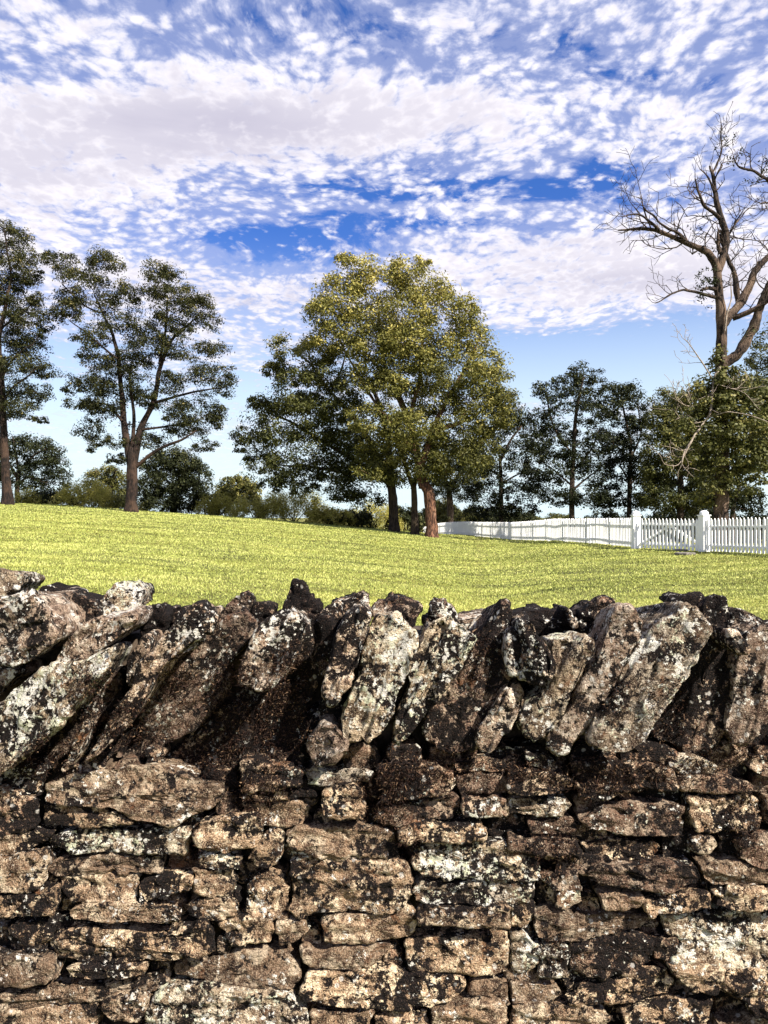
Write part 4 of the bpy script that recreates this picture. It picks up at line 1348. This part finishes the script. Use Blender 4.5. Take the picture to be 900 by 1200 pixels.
tree('background_tree', 'dark upright tree, taller of the two standing apart behind the middle of the fence', 'tree', 50, T3,
     [(156,1085,7),(156,1020,7),(158,950,6),(162,880,5)],
     [[(162,880,5),(165,800,4),(180,720,2)],[(160,920,3),(110,850,2.5),(90,770,1.5)],[(160,960,3),(215,900,2.5),(240,850,1.5)],[(158,1000,3),(110,960,2),(80,940,1)],[(158,1010,3),(210,970,2),(250,950,1)]],
     [(190,700,50,26),(150,725,45,28),(95,745,45,26),(225,740,36,34),(150,775,80,38),(85,820,52,36),(210,810,56,40),(130,860,60,34),(100,900,70,36),(220,890,60,36),(170,930,60,30),(100,965,74,34),(225,965,60,36),(70,1010,40,28),(130,1030,60,26),(190,1020,60,34),(235,1040,40,30),(60,880,25,25)],
     L_DARK, M_BARK_D, puff_r=0.52, puff_n=0.99, per=62, leaf=0.18, flat=.65, seed=36, tone_mid=.32, top_sun=.4)
tree('background_tree', 'dark upright tree, shorter of the two standing apart behind the middle of the fence', 'tree', 52, T3,
     [(305,1085,6),(306,1020,6),(308,950,5),(310,890,4)],
     [[(310,890,4),(300,820,3),(290,750,2)],[(308,930,3),(340,860,2),(335,780,1.5)],[(306,990,2.5),(270,950,1.5)],[(306,1000,2.5),(345,960,1.5)]],
     [(280,740,40,28),(320,750,30,30),(260,790,50,38),(325,810,35,50),(290,850,60,40),(250,880,40,40),(320,900,50,46),(280,950,60,40),(335,970,40,44),(270,1020,60,34),(330,1040,46,30),(360,990,20,40)],
     L_DARK, M_BARK_D, puff_r=0.52, puff_n=1.07, per=62, leaf=0.18, flat=.65, seed=37, tone_mid=.30, top_sun=.35)
tree('background_tree', 'dense dark tree behind the fence gate, left of the dead tree', 'tree', 48, T3,
     [(440,1085,9),(440,1020,8),(438,950,7)], [[(438,960,6),(410,880,4),(400,800,2)],[(438,960,6),(480,900,4)],[(440,1000,4),(390,960,2)]],
     [(410,775,44,36),(440,800,60,44),(390,830,44,44),(450,860,70,50),(400,900,64,50),(480,920,70,50),(380,960,50,46),(440,970,70,50),(500,990,50,50),(400,1030,70,34),(480,1040,70,36),(360,1020,30,40)],
     L_OLIVE, M_BARK_D, puff_r=0.58, puff_n=1.62, per=72, leaf=0.19, flat=.7, seed=38, tone_mid=.34, top_sun=.5)
tree('background_tree', 'leafy olive tree behind the dead tree at the right edge of the photo', 'tree', 52, T3,
     [(690,1085,10),(690,1000,9),(688,900,8)], [[(688,900,7),(650,800,4),(640,700,2)],[(688,900,7),(730,800,4)],[(689,950,5),(640,900,2)]],
     [(660,640,40,50),(700,600,50,60),(650,700,50,50),(700,720,70,60),(640,770,50,50),(680,830,80,60),(640,880,50,50),(700,920,80,50),(760,780,60,80),(650,940,50,30)],
     L_OLIVE, M_BARK_D, puff_r=0.6, puff_n=.9, per=64, leaf=0.19, flat=.7, seed=39, tone_mid=.42, top_sun=.3)
tree('background_tree', 'small dark bushy tree just right of the dead tree trunk, low behind the fence', 'tree', 46, T3,
     [(575,1085,7),(578,1040,6),(592,1000,5)], [[(592,1000,4),(600,980,3)],[(580,1040,3),(620,1010,2)]],
     [(600,1020,50,36),(630,1050,40,26),(570,1040,30,36),(640,1010,26,20),(520,1050,26,30),(500,1020,30,30)],
     L_DARK, M_BARK_D, puff_r=0.5, puff_n=1.1, per=66, leaf=0.18, flat=.7, seed=40, tone_mid=.3)


# ------------------------------------------------------------------ the dead tree with ivy
def dead_tree():
    Y = 36.0
    s = 667 / 300; k = Y / F
    rs = random.Random(5)
    rn = np.random.default_rng(5)
    base_x = W(600 + 546 / s, 0, Y)[0]
    base = np.array([base_x, Y, gz(base_x, Y)])
    root = thing('dead_tree', base, 'tall half dead tree with bare twisted branches and ivy round its trunk at right', 'tree')
    bd = Builder(); pale = Builder()
    def wp(cx, cy, dy=0): 
        p = W(600 + cx / s, 120 + cy / s, Y); p[1] += dy; return p
    ends = []
    def limb(B, ln, dy0=0, dy1=0, sides=9, twigs=1.0, tl=1.0):
        if B is pale: twigs *= .6
        ctrl = [(wp(a, b, dy0 + (dy1 - dy0) * i / max(1, len(ln) - 1)), r / s * k * (1.3 if B is bd else .8)) for i, (a, b, r) in enumerate(ln)]
        P, r = spline(ctrl, 0.16)
        n = len(P)
        P = P + np.stack([vnoise(np.stack([np.arange(n) * .35, np.full(n, dy1 * 3.1 + ln[0][0]), np.full(n, j * 9.)], 1), 4) for j in range(3)], 1) * 0.045 * np.linspace(0.2, 1, n)[:, None]
        V, Fc = tube(P, np.maximum(r, .010), 14 if B is bd else 7, True, .24, int(ln[0][0]))
        B.add(V, Fc)
        # side twigs
        d = 0
        for i in range(2, n - 1):
            if rs.random() < 0.19 * twigs and r[i] < 0.20:
                T = P[i] - P[i - 1]; T /= np.linalg.norm(T)
                twig(B, P[i], T, min(0.035, max(0.014, r[i] * .45)), rs.uniform(.7, 1.9) * tl * (0.6 + 1.0 * (1 - i / n)), 3)
        T = P[-1] - P[-2]; T /= np.linalg.norm(T)
        twig(B, P[-1], T, 0.014, rs.uniform(.6, 1.0) * tl, 2, straight=True)
        return P, r
    def twig(B, p, T, r, L, lvl, straight=False):
        v = np.array([rs.gauss(0, 1), rs.gauss(0, .8), rs.gauss(.35, .9)])
        v -= T * v.dot(T); v /= np.linalg.norm(v)
        d = T * (0.95 if straight else 0.55) + v * (0.2 if straight else 0.75)
        d /= np.linalg.norm(d)
        n = max(3, int(L / 0.16))
        P = [p]; 
        for i in range(n):
            d = d + np.array([rs.gauss(0, .16), rs.gauss(0, .16), rs.gauss(.05, .13)]); d /= np.linalg.norm(d)
            P.append(P[-1] + d * L / n)
            if lvl > 1 and i > 0 and rs.random() < 0.5:
                twig(B, P[-1], d, max(.009, r * .6), L * rs.uniform(.3, .6), lvl - 1)
        ends.append(P[-1])
        V, Fc = tube(np.array(P), np.maximum(np.linspace(r, r * .35, len(P)), .0085), 4, True)
        B.add(V, Fc)
    trunk = [(wp(545, 1060), 18 / s * k), (wp(548, 950), 16 / s * k), (wp(546, 800), 15 / s * k), (wp(545, 660), 13.5 / s * k), (wp(546, 560), 12.5 / s * k), (wp(537, 480), 11 / s * k), (wp(535, 430), 10 / s * k)]
    r0 = trunk[0][1]
    P, r = spline([(np.array([base_x, Y, base[2] - .3]), r0 * 1.5), (np.array([base_x, Y, base[2] + .3]), r0 * 1.15)] + trunk, .3)
    V, Fc = tube(P, r, 40, True, .22, 3); bd.add(V, Fc)
    limb(bd, [(535,440,9),(525,418,7.5),(505,395,6.5),(475,382,5.5),(440,370,5),(400,355,4.4),(360,343,4),(320,342,3),(285,346,2),(262,348,1.3)], 0, -.8, twigs=1.5)
    limb(bd, [(440,370,3.5),(415,352,3),(385,345,2.5),(350,320,1.8),(320,300,1.2)], -.5, -1.2, twigs=1.6)
    limb(bd, [(370,344,3),(335,325,2.2),(300,318,1.6),(262,330,1)], -.6, -1.6, twigs=1.6)
    limb(bd, [(537,440,8),(552,400,7),(563,355,6.5),(553,300,6),(543,260,5),(537,215,4.2),(533,175,3.2),(530,150,2)], 0, .6, twigs=1.7)
    limb(bd, [(553,300,4.5),(525,285,3.5),(495,270,3),(475,240,2),(462,215,1.3)], .3, -.6, twigs=1.6)
    limb(bd, [(540,235,2.8),(525,205,2.2),(510,185,1.4),(490,175,1)], .4, 0, twigs=1.5)
    limb(bd, [(533,175,2.2),(548,140,1.8),(556,110,1.5),(550,75,1.2),(552,55,.9)], .5, .2, twigs=2.0, tl=.8)
    limb(bd, [(545,330,3),(570,340,2.6),(600,300,1.6),(640,255,1)], .2, .9, twigs=.8)
    limb(bd, [(560,400,4),(540,380,3.6),(541,330,2.2)], .1, .1, twigs=0, tl=.4)
    limb(bd, [(548,580,10),(565,560,9),(600,520,8),(625,475,7.5),(645,430,7),(680,395,6),(720,360,4.5),(745,310,3),(740,250,2)], 0, .8, twigs=1.1)
    limb(bd, [(600,522,6.5),(594,490,6),(592,450,5),(578,410,4.5),(566,375,4),(552,335,4)], .3, .5, twigs=.9)
    limb(bd, [(552,680,11),(590,650,9.5),(622,590,9),(640,530,8),(660,480,7),(700,430,6)], 0, -.6, twigs=.9)
    limb(bd, [(580,560,6),(630,540,5),(675,500,4)], .2, -1, twigs=1)
    limb(bd, [(540,490,4.5),(505,488,3.2),(480,500,2.4)], 0, -.5, twigs=.6)
    limb(bd, [(540,510,3.5),(500,505,3.0),(460,500,2.6),(430,500,2.2),(400,512,1.8),(365,535,1.3),(345,545,.9)], 0, -1.4, twigs=.8, tl=.8)
    # limb coming round from beyond the right edge, with a few leaves
    limb(bd, [(740,300,4),(730,230,3.6),(690,200,3.2),(660,190,3),(630,180,2.6),(600,178,2.2),(575,172,1.6),(560,158,1.1)], .8, -.6, twigs=1.8)
    limb(bd, [(730,250,2.5),(690,260,1.8),(650,265,1.3),(625,275,1)], .6, -.6, twigs=1.6)
    limb(bd, [(720,320,2.5),(680,340,1.8),(650,370,1.2)], .6, -.6, twigs=1.3)
    # bleached lower branches
    limb(pale, [(520,700,4.5),(500,735,4),(490,790,3.8),(478,825,3.6),(450,860,3.2),(425,895,2.8),(405,920,2.2),(395,950,1.4)], -.9, -2.2, twigs=1.2, tl=.9)
    limb(pale, [(500,735,2.4),(470,690,2.0),(445,660,1.7),(425,640,1.2),(408,632,.8)], -1, -1.6, twigs=2.2, tl=.7)
    limb(pale, [(500,760,2.2),(470,790,1.7),(430,805,1.5),(390,790,1.2),(375,760,.9)], -1, -2.2, twigs=1.6, tl=.7)
    limb(pale, [(420,900,2.2),(395,945,1.6),(375,955,1.2),(350,950,1),(340,930,.8)], -2, -2.4, twigs=1.2, tl=.7)
    limb(pale, [(480,830,2),(520,820,1.5),(570,830,1.2),(605,848,1)], -1.5, -2.2, twigs=.5, tl=.5)
    limb(pale, [(546,600,3),(550,560,2.6),(560,520,2),(556,480,1.4)], -.35, -.5, twigs=.8, tl=.5)
    V, Fc = bd.get(); part('trunk', V, Fc, M_BARK_G, root, origin=base)
    V, Fc = pale.get(); part('dead_branch', V, Fc, M_BARK_P, root, origin=wp(480, 800), label='bleached pale broken branches')
    # ivy
    C, RR = [], []
    blobs = [(470,755,40,24,-1),(500,730,36,30,-.8),(545,735,44,44,-.7),(590,745,40,34,-.6),(620,770,46,40,0),(560,780,70,50,-.8),(500,790,50,40,-1),(450,790,40,34,-1),(630,800,60,50,.2),
             (520,850,70,50,-1),(600,860,70,50,-.6),(460,850,44,34,-1.2),(400,850,40,24,-1.4),(560,920,80,44,-.8),(480,920,60,40,-1),(620,930,60,50,0),(510,980,50,40,-.6),(600,985,60,36,-.2),
             (525,660,16,22,-.3),(500,1030,30,30,.3),(660,760,40,50,.5),(660,860,40,60,.5)]
    for (cx, cy, rx, ry, dy) in blobs:
        c = wp(cx, cy, dy); wx, wz = rx / s * k, ry / s * k; wy = .5 * (wx + wz)
        n = max(3, int(7.5 * (wx * wz * wy) ** (2 / 3.) / .3))
        D = rn.normal(0, 1, (n, 3)); D /= np.linalg.norm(D, axis=1, keepdims=True)
        C.append(c + D * ((.5 + .5 * rn.random(n)) ** .6)[:, None] * np.array([wx, wy, wz])); RR.append(.48 * rn.uniform(.6, 1.25, n))
    C = np.concatenate(C); RR = np.concatenate(RR)
    V, n = leaves_at(C, RR, .62, 76, .15, rn, np.zeros(3), aspect=.7, hang=.5)
    tone = np.clip(np.repeat(rn.normal(0, .16, len(C)), 76) + rn.normal(.47, .2, n), 0, 1)
    part('ivy', V, np.arange(n * 4).reshape(n, 4), L_OLIVE, root, origin=C.mean(axis=0), smooth=False, attr=np.repeat(tone, 4), kind='stuff')
    # sparse leaves that still hang on the upper limbs
    C2 = []
    for (cx, cy, rx, ry, n) in [(500,460,34,22,22),(490,500,30,26,16),(520,470,20,16,12),(545,110,30,14,8),(570,150,24,20,12),(655,185,24,20,12),(640,200,30,14,6),(450,345,50,20,5),(500,380,30,20,5),(600,600,40,30,10)]:
        for _ in range(n):
            C2.append(wp(cx + rs.gauss(0, rx * .5), cy + rs.gauss(0, ry * .5), rs.uniform(-.8, .3)))
    C2 = np.array(C2)
    V, n = leaves_at(C2, np.full(len(C2), .20), .9, 9, .12, rn, np.zeros(3), aspect=.5, hang=.8)
    part('foliage', V, np.arange(n * 4).reshape(n, 4), L_DARK, root, origin=C2.mean(axis=0), smooth=False, attr=np.repeat(np.clip(rn.normal(.5, .2, n), 0, 1), 4), kind='stuff')


dead_tree()

# ------------------------------------------------------------------ shrubs along the crest
def shrub(label, px, py_top, w, h, Y, mat, seed, spiky=False, tone=.5):
    rs = np.random.default_rng(seed)
    k = Y / F
    x0 = (px - 450) * k
    zt = CAMZ - (py_top - HZ) * k
    zb = gz(x0, Y)
    H = max(zt - zb, h * k)
    root = thing('shrub', (x0, Y, zb), label, 'shrub', 'shrubs along the crest of the lawn')
    W_ = w * k / 2 * 1.3
    n = int(40 * W_ * H / 1.0)
    C = np.stack([x0 + rs.uniform(-1, 1, n) * W_, Y + rs.normal(0, .5, n) * W_ * .6, np.zeros(n)], 1)
    dx = (C[:, 0] - x0) / W_
    hmax = H * np.sqrt(np.clip(1 - dx ** 4 * .9, 0.05, 1)) * (0.85 + .2 * vnoise(C * 1.3 + seed, 3))
    C[:, 2] = zb + hmax * np.clip(rs.random(n) ** .45, .08, 1) - .15
    RR = rs.uniform(.26, .5, n)
    C[:, 1] -= .25 * W_
    per = 56
    V, m = leaves_at(C, RR, 1.5 if spiky else .8, per, .14 if spiky else .17, rs, np.zeros(3), aspect=.3 if spiky else .5, hang=0 if spiky else .25)
    tn = np.clip(np.repeat(rs.normal(0, .13, n), per) + rs.normal(tone, .17, m), 0, 1)
    bd = Builder()
    for q in range(9):
        a = C[rs.integers(0, n)]
        p0 = np.array([x0 + rs.normal(0, .2), Y + rs.normal(0, .1), zb - .1])
        Vt, Ft = tube(np.array([p0, (p0 * .5 + a * .5) + [0, 0, .1], a]), np.array([.04, .025, .01]), 5)
        bd.add(Vt, Ft)
    Vb, Fb = bd.get()
    part('stem', Vb, Fb, M_BARK_D, root, origin=(x0, Y, zb))
    part('foliage', V, np.arange(m * 4).reshape(m, 4), mat, root, origin=C.mean(axis=0), smooth=False, attr=np.repeat(tn, 4), kind='stuff')


shrub('low dark bush left of the yellowish shrub, near the left edge trunk', 62, 574, 46, 22, 52, L_DARK, 60, tone=.4)
shrub('small olive shrub at the foot of the trunk at the left edge', 28, 577, 34, 18, 51, L_SHRUB, 61, True, .35)
shrub('pale yellow leggy shrub left of the forked airy tree', 104, 566, 54, 32, 51, L_SHRUB, 62, True, .55)
shrub('olive shrub right at the foot of the forked airy tree', 140, 578, 36, 20, 51, L_OLIVE, 63, True, .5)
shrub('low yellowish shrub between the dark bushy tree and the golden hedge', 254, 577, 34, 28, 53, L_SHRUB, 64, True, .45)
shrub('taller olive shrub rising at the left end of the hedge row', 278, 555, 44, 50, 56, L_OLIVE, 65, False, .62)
shrub('yellow leggy shrub, leftmost of three beneath the dark open tree', 305, 581, 50, 30, 52, L_SHRUB, 66, True, .5)
shrub('broad golden shrub in the middle of the hedge row', 345, 572, 62, 40, 53, L_SHRUB, 67, True, .52)
shrub('golden brown low shrub in front of the hedge row', 388, 592, 42, 24, 51.5, L_SHRUB, 68, False, .58)
shrub('dark green low shrub left of the straight dark trunk', 412, 596, 40, 22, 52, L_DARK, 69, False, .6)
shrub('pale spiky shrub right behind the straight dark trunk', 440, 588, 46, 30, 54, L_SHRUB, 70, True, .5)
shrub('dark shrub between the two dark trunks', 474, 590, 30, 30, 54, L_DARK, 71, False, .5)
shrub('dull olive shrub right of the reddish trunk behind the fence', 552, 590, 66, 26, 86, L_OLIVE, 72, False, .5)
shrub('dark low shrub behind the fence under the slim trunk', 598, 592, 52, 22, 70, L_DARK, 73, False, .5)
shrub('low bush in the gap between trunk and reddish trunk', 516, 582, 44, 30, 88, L_OLIVE, 74, False, .5)
shrub('dark low bush under the two upright dark trees', 720, 598, 90, 20, 56, L_DARK, 75, False, .4)
shrub('dark low bush behind the gate under the dead tree', 805, 590, 80, 26, 54, L_DARK, 76, False, .4)
shrub('dark low bush at the right edge behind the pickets', 880, 596, 60, 20, 50, L_DARK, 77, False, .4)
shrub('olive low bush in the dip behind the far end of the fence', 646, 598, 60, 20, 72, L_OLIVE, 78, False, .4)


# ------------------------------------------------------------------ white picket fence and gate
def box(c, sx, sy, sz, rz=0.0):
    q = np.array([[-1,-1,0],[1,-1,0],[1,1,0],[-1,1,0],[-1,-1,1],[1,-1,1],[1,1,1],[-1,1,1]], float) * np.array([sx/2, sy/2, sz])
    ca, sa = math.cos(rz), math.sin(rz)
    X = q[:, 0] * ca - q[:, 1] * sa; Y = q[:, 0] * sa + q[:, 1] * ca
    return np.stack([X, Y, q[:, 2]], 1) + np.array(c), [(0,3,2,1),(4,5,6,7),(0,1,5,4),(1,2,6,5),(2,3,7,6),(3,0,4,7)]


# fence line on the ground, near end first
FL = [(1150, 14.5), (1020, 17.0), (900, 20.3), (825, 22.8), (745, 25.3), (700, 29.4), (650, 34.0), (600, 43.0), (560, 52.0), (515, 66.0), (496, 76.0)]
FP = np.array([((p - 450) / F * y, y) for p, y in FL])


def picket_mesh():
    w, t, h = 0.082, 0.022, 1.0
    V = []
    for yv in (-t / 2, t / 2):
        V += [(-w/2, yv, 0), (w/2, yv, 0), (w/2, yv, h - .07), (0.0, yv, h), (-w/2, yv, h - .07)]
    F_ = [(0,1,2,3,4), (9,8,7,6,5), (0,5,6,1), (1,6,7,2), (2,7,8,3), (3,8,9,4), (4,9,5,0)]
    return make_mesh('picket', V, F_, M_WHITE, False)


PK = picket_mesh()


def post(parent, x, y, rz, big):
    z = gz(x, y)
    w = 0.24 if big else 0.11
    h = 1.12 if big else 1.02
    V, F_ = box((x, y, z - .2), w, w, h + .2, rz)
    o = part('post', V, F_, M_WHITE, parent, origin=(x, y, z), smooth=False)
    if big:
        # moulded collar and low domed cap
        bd = Builder()
        bd.add(*box((x, y, z + h - .004), w + .05, w + .05, .035, rz))
        ring = []
        n = 16
        Vd, Fd = [], []
        for i, (rr, zz) in enumerate([(.118, .031), (.135, .06), (.132, .09), (.115, .125), (.080, .15), (.035, .163)]):
            for k in range(n):
                a = k / n * 6.2832
                Vd.append((x + rr * math.cos(a), y + rr * math.sin(a), z + h + zz))
        for i in range(5):
            for k in range(n):
                a = i * n + k; b = i * n + (k + 1) % n
                Fd.append((a, b, b + n, a + n))
        Vd.append((x, y, z + h + .166))
        for k in range(n): Fd.append((5 * n + k, 5 * n + (k + 1) % n, 6 * n))
        bd.add(np.array(Vd), Fd)
        V, F_ = bd.get()
        part('post_cap', V, F_, M_WHITE, parent, origin=(x, y, z + h), smooth=False)
    return o


def rail(parent, p0, p1, hz, th=.075, name='rail', dep=.035, off=0.045):
    d = p1 - p0; L = np.linalg.norm(d)
    n2 = np.array([d[1], -d[0]]) / L
    if n2[1] < 0: n2 = -n2         # behind the pickets
    a = p0 + n2 * off; b = p1 + n2 * off
    za = gz(*p0) + hz[0]; zb = gz(*p1) + hz[1]
    V = []
    for (q, z) in ((a, za), (b, zb)):
        for s1 in (-.5, .5):
            for s2 in (-.5, .5):
                V.append((q[0] + n2[0] * dep * s1, q[1] + n2[1] * dep * s1, z + th * s2))
    F_ = [(0,1,3,2), (4,6,7,5), (0,4,5,1), (2,3,7,6), (0,2,6,4), (1,5,7,3)]
    return part(name, V, F_, M_WHITE, parent, smooth=False)


def fence_run(name, label, cat, pts, gateposts=(False, False), spacing=.15, post_every=2.6, maxp=300, far_stuff=False):
    pts = [np.array(p) for p in pts]
    root = thing(name, (pts[0][0], pts[0][1], gz(*pts[0])), label, cat)
    seg = np.array([np.linalg.norm(b - a) for a, b in zip(pts[:-1], pts[1:])]); cum = np.r_[0, np.cumsum(seg)]
    P = np.array(pts)
    at = lambda s: np.array([np.interp(s, cum, P[:, 0]), np.interp(s, cum, P[:, 1])])
    L = cum[-1]
    npst = max(1, round(L / post_every))
    ps = np.linspace(0, L, npst + 1)
    for i, s in enumerate(ps):
        q = at(s); d = at(min(L, s + .1)) - at(max(0, s - .1))
        rz = math.atan2(d[1], d[0])
        big = (i == 0 and gateposts[0]) or (i == npst and gateposts[1])
        if big:
            post(root, q[0], q[1], rz, True)
        else:
            n2 = np.array([d[1], -d[0]]); n2 /= np.linalg.norm(n2)
            if n2[1] < 0: n2 = -n2
            q = q + n2 * .12
            post(root, q[0], q[1], rz, False)
    for a, b in zip(ps[:-1], ps[1:]):
        rail(root, at(a), at(b), (.22, .22)); rail(root, at(a), at(b), (.80, .80))
    s = spacing * (1.2 if gateposts[0] else .3)
    c = 0; bd = Builder()
    end = L - (spacing * 1.2 if gateposts[1] else 0)
    while s < end:
        q = at(s); d = at(min(L, s + .05)) - at(max(0, s - .05))
        z = gz(q[0], q[1]) + .045
        rz = math.atan2(d[1], d[0])
        if c < maxp:
            o = bpy.data.objects.new('picket', PK); COL.objects.link(o); o.parent = root
            o.location = (q[0] - root.location.x, q[1] - root.location.y, z - root.location.z + random.uniform(-.008, .008))
            o.rotation_euler = (random.uniform(-.012, .012), random.uniform(-.012, .012), rz)
        else:
            V, F_ = box((q[0], q[1], z), .082, .022, .96, rz); bd.add(V, F_)
        c += 1
        s += spacing
    if bd.V:
        V, F_ = bd.get()
        part('picket', V, F_, M_WHITE, root, smooth=False, kind='stuff')
    return root


fence_run('picket_fence', 'white picket fence right of the gate, running out of the photo at right', 'fence', [FP[3], FP[2], FP[1], FP[0]], (True, False))
fence_run('picket_fence', 'long white picket fence curving away left from the gate to behind the trees', 'fence', FP[4:].tolist(), (True, False))


def gate():
    a, b = FP[3], FP[4]
    d = (b - a); L = np.linalg.norm(d); u = d / L
    a = a + u * .22; b = b - u * .22; L -= .44
    root = thing('garden_gate', (a[0], a[1], gz(*a)), 'wide white picket gate with diagonal braces between two stout capped posts', 'gate')
    rz = math.atan2(u[1], u[0])
    mid = (a + b) / 2
    rail(root, a, b, (.18, .18), .09); rail(root, a, b, (.84, .84), .09)
    rail(root, a, mid, (.22, .80), .08, 'brace', .03, .085); rail(root, b, mid, (.22, .80), .08, 'brace', .03, .085)
    s = .05
    while s < L:
        q = a + u * s
        o = bpy.data.objects.new('picket', PK); COL.objects.link(o); o.parent = root
        o.location = (q[0] - root.location.x, q[1] - root.location.y, gz(q[0], q[1]) + .03 - root.location.z)
        o.rotation_euler = (0, 0, rz)
        s += .15


gate()


def stepping(px, py, w, d, seed, label):
    # find where the ground lies under this spot
    Y = 15.0
    for _ in range(40):
        x = (px - 450) / F * Y
        z = gz(x, Y)
        Y = 0.5 * Y + 0.5 * (CAMZ - z) * F / (py - HZ)
    x = (px - 450) / F * Y; z = gz(x, Y)
    rs = np.random.default_rng(seed)
    n = 14
    a = np.arange(n) / n * 6.283
    r = 1 + rs.normal(0, .08, n)
    ring = np.stack([x + np.cos(a) * w / 2 * r, Y + np.sin(a) * d / 2 * r], 1)
    V = []
    for sc, zz in ((1.0, -.05), (1.03, .045), (.94, .065), (.4, .07)):
        V.append(np.stack([x + (ring[:, 0] - x) * sc, Y + (ring[:, 1] - Y) * sc, np.full(n, z + zz)], 1))
    V = np.concatenate(V)
    F_ = [(i * n + k, i * n + (k + 1) % n, (i + 1) * n + (k + 1) % n, (i + 1) * n + k) for i in range(3) for k in range(n)]
    F_.append(tuple(3 * n + k for k in range(n)))
    o = part('flat_stone', V, F_, M_FLAG, None, origin=(x, Y, z), smooth=False)
    o['label'] = label; o['category'] = 'stone'


stepping(798, 646, .42, .30, 1, 'smaller flat dark stone in the grass, closer to the gate')
stepping(803, 650, .60, .45, 2, 'larger flat dark stone in the grass before the gate, nearer the wall')
